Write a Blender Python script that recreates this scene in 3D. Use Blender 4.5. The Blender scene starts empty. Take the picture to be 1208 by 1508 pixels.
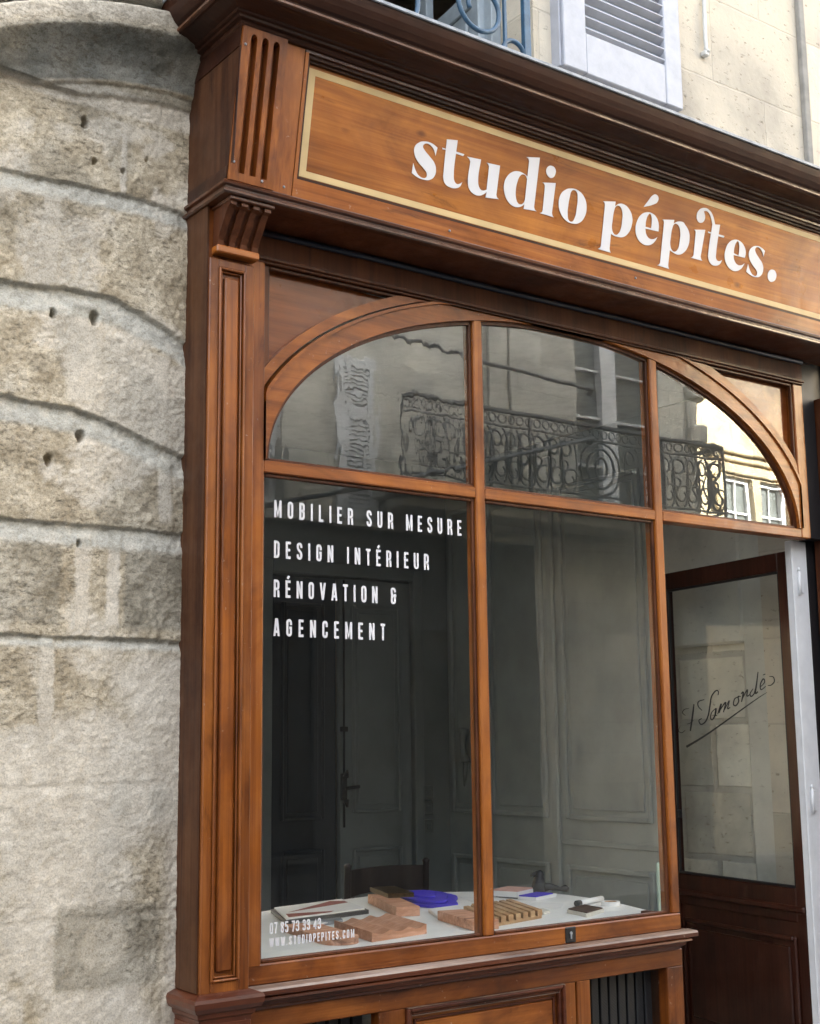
import bpy, bmesh, math, random
import numpy as np
from mathutils import Vector, Matrix, Euler
R_ = math.radians
SC = bpy.context.scene
# ------------------------------------------------------------------ camera
CAM = Vector((-2.173, -3.8, 1.62))
YAW, PITCH, ROLL = R_(36.21), R_(9.64), R_(-0.67)
FPX = 1970.0
fw = Vector((math.sin(YAW)*math.cos(PITCH), math.cos(YAW)*math.cos(PITCH), math.sin(PITCH)))
rt0 = Vector((math.cos(YAW), -math.sin(YAW), 0)); up0 = rt0.cross(fw)
rt = math.cos(ROLL)*rt0 + math.sin(ROLL)*up0
up = -math.sin(ROLL)*rt0 + math.cos(ROLL)*up0
cd = bpy.data.cameras.new('camera'); cam = bpy.data.objects.new('camera', cd); SC.collection.objects.link(cam)
cam.matrix_world = Matrix(((rt.x, up.x, -fw.x, CAM.x), (rt.y, up.y, -fw.y, CAM.y), (rt.z, up.z, -fw.z, CAM.z), (0, 0, 0, 1)))
cd.sensor_fit = 'VERTICAL'; cd.sensor_height = 24.0; cd.lens = FPX/1508*24.0
cd.clip_start = 0.05; cd.clip_end = 500
SC.camera = cam
# ------------------------------------------------------------------ light
SUN_EL, SUN_AZ = R_(30), R_(14)
W = bpy.data.worlds.new('World'); SC.world = W; W.use_nodes = True
wn = W.node_tree; wn.nodes.clear()
sky = wn.nodes.new('ShaderNodeTexSky'); sky.sky_type = 'NISHITA'; sky.sun_disc = False
sky.sun_elevation = SUN_EL; sky.sun_rotation = SUN_AZ; sky.dust_density = 4.0; sky.air_density = 1.0; sky.ozone_density = 1.0
hs = wn.nodes.new('ShaderNodeHueSaturation'); hs.inputs['Saturation'].default_value = 0.22
bg = wn.nodes.new('ShaderNodeBackground'); bg.inputs['Strength'].default_value = 0.15
wo = wn.nodes.new('ShaderNodeOutputWorld')
wn.links.new(sky.outputs[0], hs.inputs['Color']); wn.links.new(hs.outputs[0], bg.inputs['Color']); wn.links.new(bg.outputs[0], wo.inputs[0])
sl = bpy.data.lights.new('sun', 'SUN'); sl.energy = 5.0; sl.angle = R_(0.5); sl.color = (1.0, 0.93, 0.8)
so = bpy.data.objects.new('sun', sl); SC.collection.objects.link(so)
sd = Vector((math.sin(SUN_AZ)*math.cos(SUN_EL), math.cos(SUN_AZ)*math.cos(SUN_EL), math.sin(SUN_EL)))
so.rotation_euler = sd.to_track_quat('Z', 'Y').to_euler(); so.location = sd*40
SC.view_settings.view_transform = 'Standard'; SC.view_settings.look = 'None'
SC.view_settings.exposure = 3.62; SC.view_settings.gamma = 1.0
try:
    SC.cycles.max_bounces = 10; SC.cycles.transparent_max_bounces = 16; SC.cycles.diffuse_bounces = 4
    SC.cycles.sample_clamp_indirect = 6.0
except Exception: pass
rnd = random.Random(7)

# ------------------------------------------------------------------ materials
class NT:
    def __init__(s, name):
        s.m = bpy.data.materials.new(name); s.m.use_nodes = True; s.t = s.m.node_tree; s.t.nodes.clear()
        s.out = s.t.nodes.new('ShaderNodeOutputMaterial')
    def n(s, typ, **kw):
        nd = s.t.nodes.new(typ)
        for k, v in kw.items(): setattr(nd, k, v)
        return nd
    def l(s, a, b): s.t.links.new(a, b)
    def inp(s, nd, key, v):
        if hasattr(v, 'is_output') or hasattr(v, 'links'): s.l(v, nd.inputs[key])
        else: nd.inputs[key].default_value = v
    def math(s, op, a, b=None, c=None, clamp=False):
        nd = s.n('ShaderNodeMath', operation=op, use_clamp=clamp); s.inp(nd, 0, a)
        if b is not None: s.inp(nd, 1, b)
        if c is not None: s.inp(nd, 2, c)
        return nd.outputs[0]
    def mix(s, fac, a, b, blend='MIX'):
        nd = s.n('ShaderNodeMix', data_type='RGBA', blend_type=blend); s.inp(nd, 0, fac)
        s.inp(nd, 6, a if hasattr(a, 'links') else (*a, 1)); s.inp(nd, 7, b if hasattr(b, 'links') else (*b, 1))
        return nd.outputs[2]
    def ramp(s, fac, stops, interp='LINEAR'):
        nd = s.n('ShaderNodeValToRGB'); cr = nd.color_ramp; cr.interpolation = interp
        while len(cr.elements) < len(stops): cr.elements.new(0.5)
        for e, (p, c) in zip(cr.elements, stops):
            e.position = p; e.color = (*c, 1) if not isinstance(c, (int, float)) else (c, c, c, 1)
        s.l(fac, nd.inputs[0]); return nd.outputs[0]
    def coord(s, scale=(1, 1, 1), rand=False, rot=(0, 0, 0)):
        tc = s.n('ShaderNodeTexCoord'); mp = s.n('ShaderNodeMapping'); v = tc.outputs['Object']
        if rand:
            oi = s.n('ShaderNodeObjectInfo'); ad = s.n('ShaderNodeVectorMath', operation='ADD'); s.l(v, ad.inputs[0])
            mu = s.math('MULTIPLY', oi.outputs['Random'], 37.0); cb = s.n('ShaderNodeCombineXYZ')
            for i in range(3): s.l(mu, cb.inputs[i])
            s.l(cb.outputs[0], ad.inputs[1]); v = ad.outputs[0]
        s.l(v, mp.inputs[0]); mp.inputs['Scale'].default_value = scale; mp.inputs['Rotation'].default_value = rot
        return mp.outputs[0]
    def noise(s, vec, scale, detail=4, rough=0.55, dist=0.0):
        nd = s.n('ShaderNodeTexNoise'); s.l(vec, nd.inputs['Vector']); nd.inputs['Scale'].default_value = scale
        nd.inputs['Detail'].default_value = detail; nd.inputs['Roughness'].default_value = rough; nd.inputs['Distortion'].default_value = dist
        return nd.outputs[0]
    def voro(s, vec, scale, feature='F1'):
        nd = s.n('ShaderNodeTexVoronoi', feature=feature); s.l(vec, nd.inputs['Vector']); nd.inputs['Scale'].default_value = scale
        return nd.outputs['Distance']
    def bump(s, h, strength=0.3, dist=0.01, normal=None):
        nd = s.n('ShaderNodeBump'); s.l(h, nd.inputs['Height']); nd.inputs['Strength'].default_value = strength; nd.inputs['Distance'].default_value = dist
        if normal is not None: s.l(normal, nd.inputs['Normal'])
        return nd.outputs[0]
    def bsdf(s, color, rough=0.5, normal=None, coat=0.0, coat_rough=0.05, metal=0.0, spec=0.5, emit=None, coat_normal=None):
        b = s.n('ShaderNodeBsdfPrincipled'); s.inp(b, 'Base Color', color if hasattr(color, 'links') else (*color, 1)); s.inp(b, 'Roughness', rough)
        b.inputs['Metallic'].default_value = metal; b.inputs['Specular IOR Level'].default_value = spec
        b.inputs['Coat Weight'].default_value = coat; b.inputs['Coat Roughness'].default_value = coat_rough
        if normal is not None: s.l(normal, b.inputs['Normal'])
        if coat_normal is not None: s.l(coat_normal, b.inputs['Coat Normal'])
        s.l(b.outputs[0], s.out.inputs[0]); return b

def wood(name, base, axis='z', contrast=1.0, coat=0.6, rough=0.42, wear=0.0, knots=False, dark=0.28):
    t = NT(name)
    lo = 0.55; hi = 16.0
    sc = {'x': (lo, hi, hi), 'y': (hi, lo, hi), 'z': (hi, hi, lo)}[axis]
    v = t.coord(sc, rand=True)
    big = t.noise(t.coord((1, 1, 1), rand=True), 2.3, 3, 0.5)
    g1 = t.noise(v, 1.0, 5, 0.62, 1.2)
    fine = t.noise(t.coord(tuple(c*(5 if c > 1 else 2.5) for c in sc), rand=True), 1.0, 3, 0.6, 0.3)
    B = np.array(base)
    d = tuple(B*np.array([dark*1.25, dark*1.0, dark*0.95])); md = tuple(B*np.array([0.78, 0.7, 0.62])); hiC = tuple(np.minimum(B*np.array([1.3, 1.42, 1.55]), 0.8))
    f = t.math('ADD', t.math('MULTIPLY', g1, 0.62), t.math('MULTIPLY', fine, 0.38))
    col = t.ramp(f, [(0.30, d), (0.44, md), (0.55, tuple(B)), (0.72, hiC)])
    bl = t.ramp(big, [(0.3, (0.62, 0.55, 0.5)), (0.5, (0.95, 0.93, 0.9)), (0.7, (1.12, 1.12, 1.1))])
    col = t.mix(0.85*contrast, col, bl, 'MULTIPLY')
    mo = t.noise(t.coord(tuple(c*(0.22 if c > 1 else 3.0) for c in sc), rand=True), 1.0, 5, 0.65, 0.8)
    col = t.mix(min(1.0, 0.8*contrast), col, t.ramp(mo, [(0.30, (0.27, 0.19, 0.17)), (0.46, (0.80, 0.74, 0.70)), (0.62, (1.16, 1.18, 1.18))]), 'MULTIPLY')
    # dirty streaks and dark spots
    sp = t.noise(t.coord(tuple(c*(0.9 if c > 1 else 4.0) for c in sc), rand=True), 1.0, 6, 0.7, 0.6)
    col = t.mix(t.math('MULTIPLY', t.ramp(sp, [(0.60, 0.0), (0.72, 1.0)]), 0.72), col, tuple(B*np.array([0.16, 0.11, 0.10])))
    if knots:
        kv = t.voro(t.coord((3.2, 3.2, 5.5) if axis == 'x' else (5.5, 5.5, 3.2), rand=True), 1.0)
        col = t.mix(t.math('MULTIPLY', t.ramp(kv, [(0.03, 1.0), (0.09, 0.0)]), 0.75), col, tuple(B*np.array([0.2, 0.12, 0.1])))
    if wear > 0:
        pt = t.noise(t.coord((1, 1, 1), rand=True), 38, 5, 0.7)
        col = t.mix(t.math('MULTIPLY', t.ramp(pt, [(0.66, 0.0), (0.72, 1.0)]), wear), col, (0.45, 0.36, 0.29))
    rg = t.ramp(t.noise(t.coord((1, 1, 1), rand=True), 9, 4, 0.6), [(0.3, rough-0.14), (0.7, rough+0.14)])
    hgt = t.math('ADD', f, t.math('MULTIPLY', t.noise(t.coord((1, 1, 1)), 60, 2), 0.25))
    cn = t.bump(t.noise(t.coord((1, 1, 1), rand=True), 14, 3, 0.5), 0.10, 0.01)
    t.bsdf(col, rg, t.bump(hgt, 0.35, 0.003), coat, 0.09, spec=0.25, coat_normal=cn)
    return t.m

M = {}
M['frame_v'] = wood('varnished_wood_upright', (0.33, 0.106, 0.0175), 'z', wear=0.45, coat=0.5)
M['frame_h'] = wood('varnished_wood_rail', (0.34, 0.108, 0.017), 'x', wear=0.45, coat=0.5)
M['sign'] = wood('varnished_sign_board', (0.43, 0.150, 0.021), 'x', contrast=0.8, coat=0.35, rough=0.4, knots=True, dark=0.5)
M['fascia'] = wood('varnished_fascia_board', (0.22, 0.070, 0.015), 'x', coat=0.35)
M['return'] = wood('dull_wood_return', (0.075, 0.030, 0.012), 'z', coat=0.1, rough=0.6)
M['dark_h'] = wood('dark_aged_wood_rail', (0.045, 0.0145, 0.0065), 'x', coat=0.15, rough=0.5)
M['dark_v'] = wood('dark_wood_upright', (0.105, 0.034, 0.012), 'z', coat=0.2, rough=0.5)  # dark wood, also putting shade into head rail, soffit and right pilaster
M['pil'] = wood('pilaster_wood', (0.27, 0.088, 0.0165), 'z', coat=0.3, wear=0.45)
M['base_h'] = wood('red_brown_base_wood', (0.105, 0.029, 0.012), 'x', coat=0.55, wear=0.4)
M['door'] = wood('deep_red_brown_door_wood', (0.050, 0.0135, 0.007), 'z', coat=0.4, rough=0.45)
M['panel'] = wood('spandrel_panel_wood', (0.22, 0.066, 0.016), 'x', coat=0.8, rough=0.35, contrast=0.7, dark=0.6)
M['lower_h'] = wood('darker_lower_wood', (0.23, 0.072, 0.0125), 'x', contrast=1.25, wear=0.5, coat=0.35)  # darker, more contrasty wood for riser and bottom rail
M['lower_v'] = wood('darker_lower_upright', (0.22, 0.070, 0.0125), 'z', contrast=1.25, wear=0.5, coat=0.35)
M['mould'] = wood('dark_glossy_moulding', (0.105, 0.036, 0.015), 'x', coat=1.0, rough=0.4)
M['bead'] = wood('lit_brown_bead', (0.12, 0.048, 0.021), 'x', coat=0.5)  # lighter brown carries the light caught on the cornice bead
M['pale_strip'] = wood('pale_grey_top', (0.30, 0.235, 0.20), 'x', coat=0.3, rough=0.5, wear=0.5)  # pale grey for the sill top and moulding edges

def plain(name, col, rough=0.5, metal=0.0, var=0.12, scale=12, bump=0.1, coat=0.0):
    t = NT(name)
    n = t.noise(t.coord((1, 1, 1), rand=True), scale, 5, 0.6)
    c = np.array(col)
    cc = t.ramp(n, [(0.25, tuple(c*(1-var*1.6))), (0.55, tuple(c)), (0.8, tuple(np.minimum(c*(1+var), 0.9)))])
    t.bsdf(cc, rough, t.bump(t.noise(t.coord((1, 1, 1)), scale*6, 3), bump, 0.002), coat=coat, metal=metal)
    return t.m
M['white_letter'] = plain('white_vinyl_letter', (0.70, 0.70, 0.74), 0.45, var=0.02, bump=0.0)
M['black_letter'] = plain('faded_black_letter', (0.03, 0.032, 0.03), 0.5, var=0.1, bump=0.0)
M['gold'] = plain('gold_paint', (0.66, 0.49, 0.245), 0.42, var=0.10, scale=6, bump=0.05)
M['lead'] = plain('lead_flashing', (0.26, 0.28, 0.31), 0.45, metal=0.3, var=0.3, scale=20)
M['cable_dark'] = plain('dark_blue_cable', (0.012, 0.018, 0.034), 0.4)
M['bluepaint'] = plain('blue_iron_paint', (0.032, 0.085, 0.15), 0.4, var=0.25, scale=25, bump=0.2)
M['shutter'] = plain('pale_lilac_grey_paint', (0.385, 0.40, 0.45), 0.5, var=0.1, scale=14, bump=0.15)
M['greypaint'] = plain('grey_blue_window_paint', (0.28, 0.33, 0.37), 0.5, var=0.15)
M['whitepaint'] = plain('white_jamb_paint', (0.66, 0.67, 0.69), 0.45, var=0.07, bump=0.1)
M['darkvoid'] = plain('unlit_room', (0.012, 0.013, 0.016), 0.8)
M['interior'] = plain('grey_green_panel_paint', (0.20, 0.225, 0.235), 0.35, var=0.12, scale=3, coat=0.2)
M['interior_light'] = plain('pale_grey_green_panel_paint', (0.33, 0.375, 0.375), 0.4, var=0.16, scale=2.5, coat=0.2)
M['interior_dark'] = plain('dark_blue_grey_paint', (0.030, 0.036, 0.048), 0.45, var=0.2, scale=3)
M['ceiling'] = plain('grey_ceiling_paint', (0.42, 0.42, 0.41), 0.8)
M['iron'] = plain('black_iron', (0.012, 0.012, 0.014), 0.45, metal=0.2)
M['iron_far'] = plain('weathered_iron', (0.10, 0.105, 0.112), 0.6)
M['phone'] = plain('grey_plastic', (0.17, 0.19, 0.19), 0.4)
M['tabletop'] = plain('white_table_laminate', (0.84, 0.84, 0.82), 0.4, var=0.04, scale=8)
M['ledge'] = plain('pale_stone_ledge', (0.60, 0.58, 0.52), 0.6, var=0.12, scale=22)
M['chairwood'] = plain('dark_chair_wood', (0.018, 0.010, 0.009), 0.4)
M['beech'] = wood('pale_pink_beech', (0.62, 0.345, 0.235), 'x', contrast=0.4, coat=0.0, rough=0.6, dark=0.75)
M['oak'] = wood('pale_oak', (0.48, 0.31, 0.17), 'x', contrast=0.5, coat=0.0, rough=0.6, dark=0.6)
M['klein'] = plain('ultramarine_pigment', (0.045, 0.022, 0.56), 0.7, var=0.1)
M['paper'] = plain('white_paper', (0.76, 0.76, 0.76), 0.6, var=0.02)
M['redprint'] = plain('brick_red_print', (0.27, 0.065, 0.05), 0.55, var=0.06)
M['blackcard'] = plain('black_card', (0.02, 0.021, 0.025), 0.5)
M['brass'] = plain('aged_brass', (0.10, 0.065, 0.03), 0.35, metal=0.7, var=0.3, scale=60)
M['cork'] = plain('dark_brown_sample', (0.07, 0.038, 0.028), 0.6, var=0.25, scale=60)
M['greenglass'] = plain('pale_green_glass_sample', (0.33, 0.43, 0.36), 0.2, var=0.05)
M['pinkpaint'] = plain('pink_swatch', (0.62, 0.36, 0.30), 0.6)
M['floor'] = plain('worn_floor', (0.22, 0.19, 0.16), 0.6, var=0.25)
M['asphalt'] = plain('asphalt', (0.055, 0.055, 0.055), 0.85, var=0.3, scale=30, bump=0.5)
M['pavestone'] = plain('pavement_stone', (0.20, 0.185, 0.165), 0.8, var=0.25, scale=6, bump=0.4)
M['stonekerb'] = plain('kerb_stone', (0.24, 0.23, 0.21), 0.8, var=0.2, bump=0.3)
M['whitecable'] = plain('white_cable_sheath', (0.55, 0.55, 0.53), 0.5)
M['zinc'] = plain('zinc_roof', (0.22, 0.23, 0.25), 0.5, metal=0.3)
M['window_dark'] = plain('dark_window_glass', (0.03, 0.036, 0.04), 0.08, bump=0.0, coat=0.3)
M['window_grey'] = plain('grey_curtained_glass', (0.13, 0.145, 0.145), 0.25, bump=0.0, coat=0.3)
M['fabric_curtain'] = plain('white_curtain', (0.5, 0.5, 0.48), 0.8)
M['meshgrille'] = plain('dark_woven_grille', (0.013, 0.014, 0.017), 0.55, scale=120)

def glass(name, wav=0.0, wscale=6.0, r0=0.085, tint=(0.93, 0.95, 0.94)):
    t = NT(name)
    v = t.coord((1.0, 1.0, 0.45), rand=True)
    n = t.noise(v, wscale, 2, 0.4)
    nb = t.bump(n, 1.0, wav)
    geo = t.n('ShaderNodeNewGeometry'); dt = t.n('ShaderNodeVectorMath', operation='DOT_PRODUCT')
    t.l(geo.outputs['Incoming'], dt.inputs[0]); t.l(geo.outputs['Normal'], dt.inputs[1])
    c = t.math('ABSOLUTE', dt.outputs['Value']); k = t.math('POWER', t.math('SUBTRACT', 1.0, c), 5.0)
    R = t.math('MULTIPLY_ADD', k, 1-r0, r0)
    # a trace of dust and wiped streaks scattering light
    gl = t.n('ShaderNodeBsdfGlossy'); gl.inputs['Roughness'].default_value = 0.0; gl.inputs['Color'].default_value = (0.97, 1.0, 0.98, 1)
    t.l(nb, gl.inputs['Normal'])
    tr = t.n('ShaderNodeBsdfTransparent'); tr.inputs['Color'].default_value = (*tint, 1)
    mx = t.n('ShaderNodeMixShader'); t.l(R, mx.inputs[0]); t.l(tr.outputs[0], mx.inputs[1]); t.l(gl.outputs[0], mx.inputs[2])
    df = t.n('ShaderNodeBsdfDiffuse'); df.inputs['Color'].default_value = (0.6, 0.62, 0.62, 1)
    dn = t.noise(t.coord((1, 1, 0.3), rand=True), 7, 5, 0.65)
    mx2 = t.n('ShaderNodeMixShader'); t.l(t.math('MULTIPLY', t.ramp(dn, [(0.40, 0.0), (0.80, 1.0)]), 0.008), mx2.inputs[0])
    t.l(mx.outputs[0], mx2.inputs[1]); t.l(df.outputs[0], mx2.inputs[2]); t.l(mx2.outputs[0], t.out.inputs[0])
    return t.m
M['glass_wavy'] = glass('old_wavy_glass', 0.00030, 18.0, 0.15)
M['glass'] = glass('clear_shop_glass', 0.0006, 3.0, 0.12)
M['glass_low'] = glass('clear_display_glass', 0.0006, 3.0, 0.062)
M['glass_mid'] = glass('clear_middle_pane_glass', 0.0006, 3.0, 0.085)
M['glass_right'] = glass('clear_fanlight_glass', 0.0007, 3.0, 0.15)
M['glass_door'] = glass('door_glass', 0.0006, 3.0, 0.035, (0.96, 0.98, 0.97))

def ashlar(name, base, bw=0.8, bh=0.38, mort=0.01, plane='xz', mcol=None, rough=0.85, var=0.25, pit=0.5):
    t = NT(name)
    tc = t.n('ShaderNodeTexCoord'); sx = t.n('ShaderNodeSeparateXYZ'); t.l(tc.outputs['Object'], sx.inputs[0])
    cb = t.n('ShaderNodeCombineXYZ'); t.l(sx.outputs['X' if plane == 'xz' else 'Y'], cb.inputs[0]); t.l(sx.outputs['Z'], cb.inputs[1])
    wob = t.n('ShaderNodeVectorMath', operation='ADD'); wn_ = t.n('ShaderNodeTexNoise'); wn_.inputs['Scale'].default_value = 5; wn_.inputs['Detail'].default_value = 4
    t.l(cb.outputs[0], wn_.inputs['Vector']); sc_ = t.n('ShaderNodeVectorMath', operation='SCALE'); t.l(wn_.outputs['Color'], sc_.inputs[0]); sc_.inputs['Scale'].default_value = 0.02
    t.l(cb.outputs[0], wob.inputs[0]); t.l(sc_.outputs[0], wob.inputs[1])
    b = t.n('ShaderNodeTexBrick'); t.l(wob.outputs[0], b.inputs['Vector']); b.inputs['Scale'].default_value = 1.0
    b.inputs['Brick Width'].default_value = bw; b.inputs['Row Height'].default_value = bh; b.inputs['Mortar Size'].default_value = mort; b.inputs['Mortar Smooth'].default_value = 0.4
    c = np.array(base); b.inputs['Color1'].default_value = (*(c*(1-var*0.6)), 1); b.inputs['Color2'].default_value = (*np.minimum(c*(1+var*0.4), 0.85), 1)
    b.inputs['Mortar'].default_value = (*(mcol if mcol else tuple(c*0.75)), 1)
    v = t.coord((1, 1, 1))
    n1 = t.noise(v, 1.6, 5, 0.62); n2 = t.noise(v, 40, 4, 0.65)
    col = t.mix(0.9, b.outputs[0], t.ramp(n1, [(0.33, (0.60, 0.60, 0.61)), (0.5, (0.95, 0.94, 0.93)), (0.66, (1.14, 1.12, 1.08))]), 'MULTIPLY')
    pv = t.noise(t.coord((1, 1, 2.2)), 22, 5, 0.7)
    pm = t.math('MULTIPLY', t.ramp(pv, [(0.60, 0.0), (0.70, 1.0)]), pit)
    col = t.mix(pm, col, tuple(c*np.array([0.38, 0.34, 0.3])))
    h = t.math('SUBTRACT', t.math('ADD', t.math('MULTIPLY', n2, 0.5), t.math('MULTIPLY', b.outputs['Fac'], -1.2)), pm)
    t.bsdf(col, rough, t.bump(h, 0.6, 0.008), spec=0.2)
    return t.m
M['upper_stone'] = ashlar('pale_ashlar_upper_wall', (0.53, 0.485, 0.405), 0.72, 0.42, 0.006, mcol=(0.50, 0.455, 0.38), pit=0.7, var=0.3)
M['room_stone'] = ashlar('interior_rubble_stone', (0.66, 0.645, 0.56), 0.46, 0.34, 0.020, plane='yz', mcol=(0.47, 0.46, 0.41), pit=0.75, var=0.45)
M['room_plaster'] = ashlar('interior_grey_render', (0.60, 0.60, 0.55), 3.0, 3.0, 0.0, plane='yz', pit=0.35)
M['facing_stone'] = ashlar('opposite_grey_stone', (0.55, 0.535, 0.485), 0.9, 0.36, 0.008, pit=0.35)
M['facing_dark'] = plain('opposite_dark_stone', (0.085, 0.085, 0.083), 0.8, var=0.3, scale=3)  # even dark stone for ground storey and window surrounds
M['cream_stone'] = ashlar('sunlit_cream_stone', (0.52, 0.44, 0.305), 0.9, 0.4, 0.006, pit=0.15)

def rusticated():
    t = NT('rusticated_limestone')
    at = t.n('ShaderNodeAttribute', attribute_name='wear'); sp = t.n('ShaderNodeSeparateColor'); t.l(at.outputs['Color'], sp.inputs[0])
    mort, pale, grey = sp.outputs[0], sp.outputs[1], sp.outputs[2]
    v = t.coord((1, 1, 1)); vh = t.coord((1, 1, 2.3), rot=(0, R_(14), 0))
    n1 = t.noise(v, 7, 6, 0.65); n2 = t.noise(v, 55, 5, 0.7)
    base = t.ramp(n1, [(0.28, (0.22, 0.180, 0.122)), (0.44, (0.40, 0.342, 0.25)), (0.60, (0.55, 0.485, 0.375)), (0.78, (0.66, 0.60, 0.49))])
    base = t.mix(0.8, base, t.ramp(n2, [(0.3, (0.62, 0.60, 0.56)), (0.5, (0.98, 0.97, 0.96)), (0.72, (1.18, 1.17, 1.15))]), 'MULTIPLY')
    plc = t.ramp(t.noise(v, 20, 5, 0.6), [(0.3, (0.52, 0.465, 0.385)), (0.7, (0.70, 0.645, 0.555))])
    col = t.mix(pale, base, plc)
    gry = t.ramp(n1, [(0.3, (0.11, 0.112, 0.098)), (0.7, (0.27, 0.27, 0.245))])
    col = t.mix(grey, col, gry)
    mc = t.ramp(t.noise(v, 16, 5, 0.65), [(0.3, (0.29, 0.275, 0.235)), (0.5, (0.43, 0.415, 0.365)), (0.7, (0.55, 0.515, 0.445))])
    col = t.mix(mort, col, mc)
    gr = t.noise(v, 190, 3, 0.75)
    col = t.mix(0.75, col, t.ramp(gr, [(0.32, (0.60, 0.58, 0.55)), (0.5, (1.0, 1.0, 1.0)), (0.68, (1.25, 1.25, 1.24))]), 'MULTIPLY')
    # pits
    pv = t.noise(vh, 46, 6, 0.78, 0.15); pz = t.noise(v, 3.0, 3, 0.5)
    thr = t.ramp(pz, [(0.35, 0.0), (0.65, 0.075)])
    pm = t.ramp(t.math('ADD', pv, thr), [(0.585, 0.0), (0.68, 1.0)])
    keep = t.math('MULTIPLY', t.math('SUBTRACT', 1.0, t.math('MULTIPLY', mort, 0.85)), t.math('SUBTRACT', 1.0, t.math('MULTIPLY', pale, 0.8)))
    pm = t.math('MULTIPLY', pm, keep)
    fp = t.ramp(t.voro(t.coord((1, 1, 1.6)), 95), [(0.10, 1.0), (0.24, 0.0)])
    fp = t.math('MULTIPLY', t.math('MULTIPLY', fp, t.ramp(t.noise(v, 14, 3), [(0.45, 0.0), (0.62, 1.0)])), keep)
    col = t.mix(t.math('MULTIPLY', pm, 0.62), col, (0.12, 0.098, 0.070))
    col = t.mix(t.math('MULTIPLY', fp, 0.6), col, (0.085, 0.070, 0.050))
    h = t.math('SUBTRACT', t.math('ADD', t.math('MULTIPLY', n2, 0.6), t.math('MULTIPLY', t.noise(v, 140, 3), 0.25)), t.math('ADD', t.math('MULTIPLY', pm, 1.3), t.math('MULTIPLY', fp, 0.8)))
    t.bsdf(col, 0.9, t.bump(h, 0.5, 0.006), spec=0.15)
    return t.m
M['rust'] = rusticated()

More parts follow.
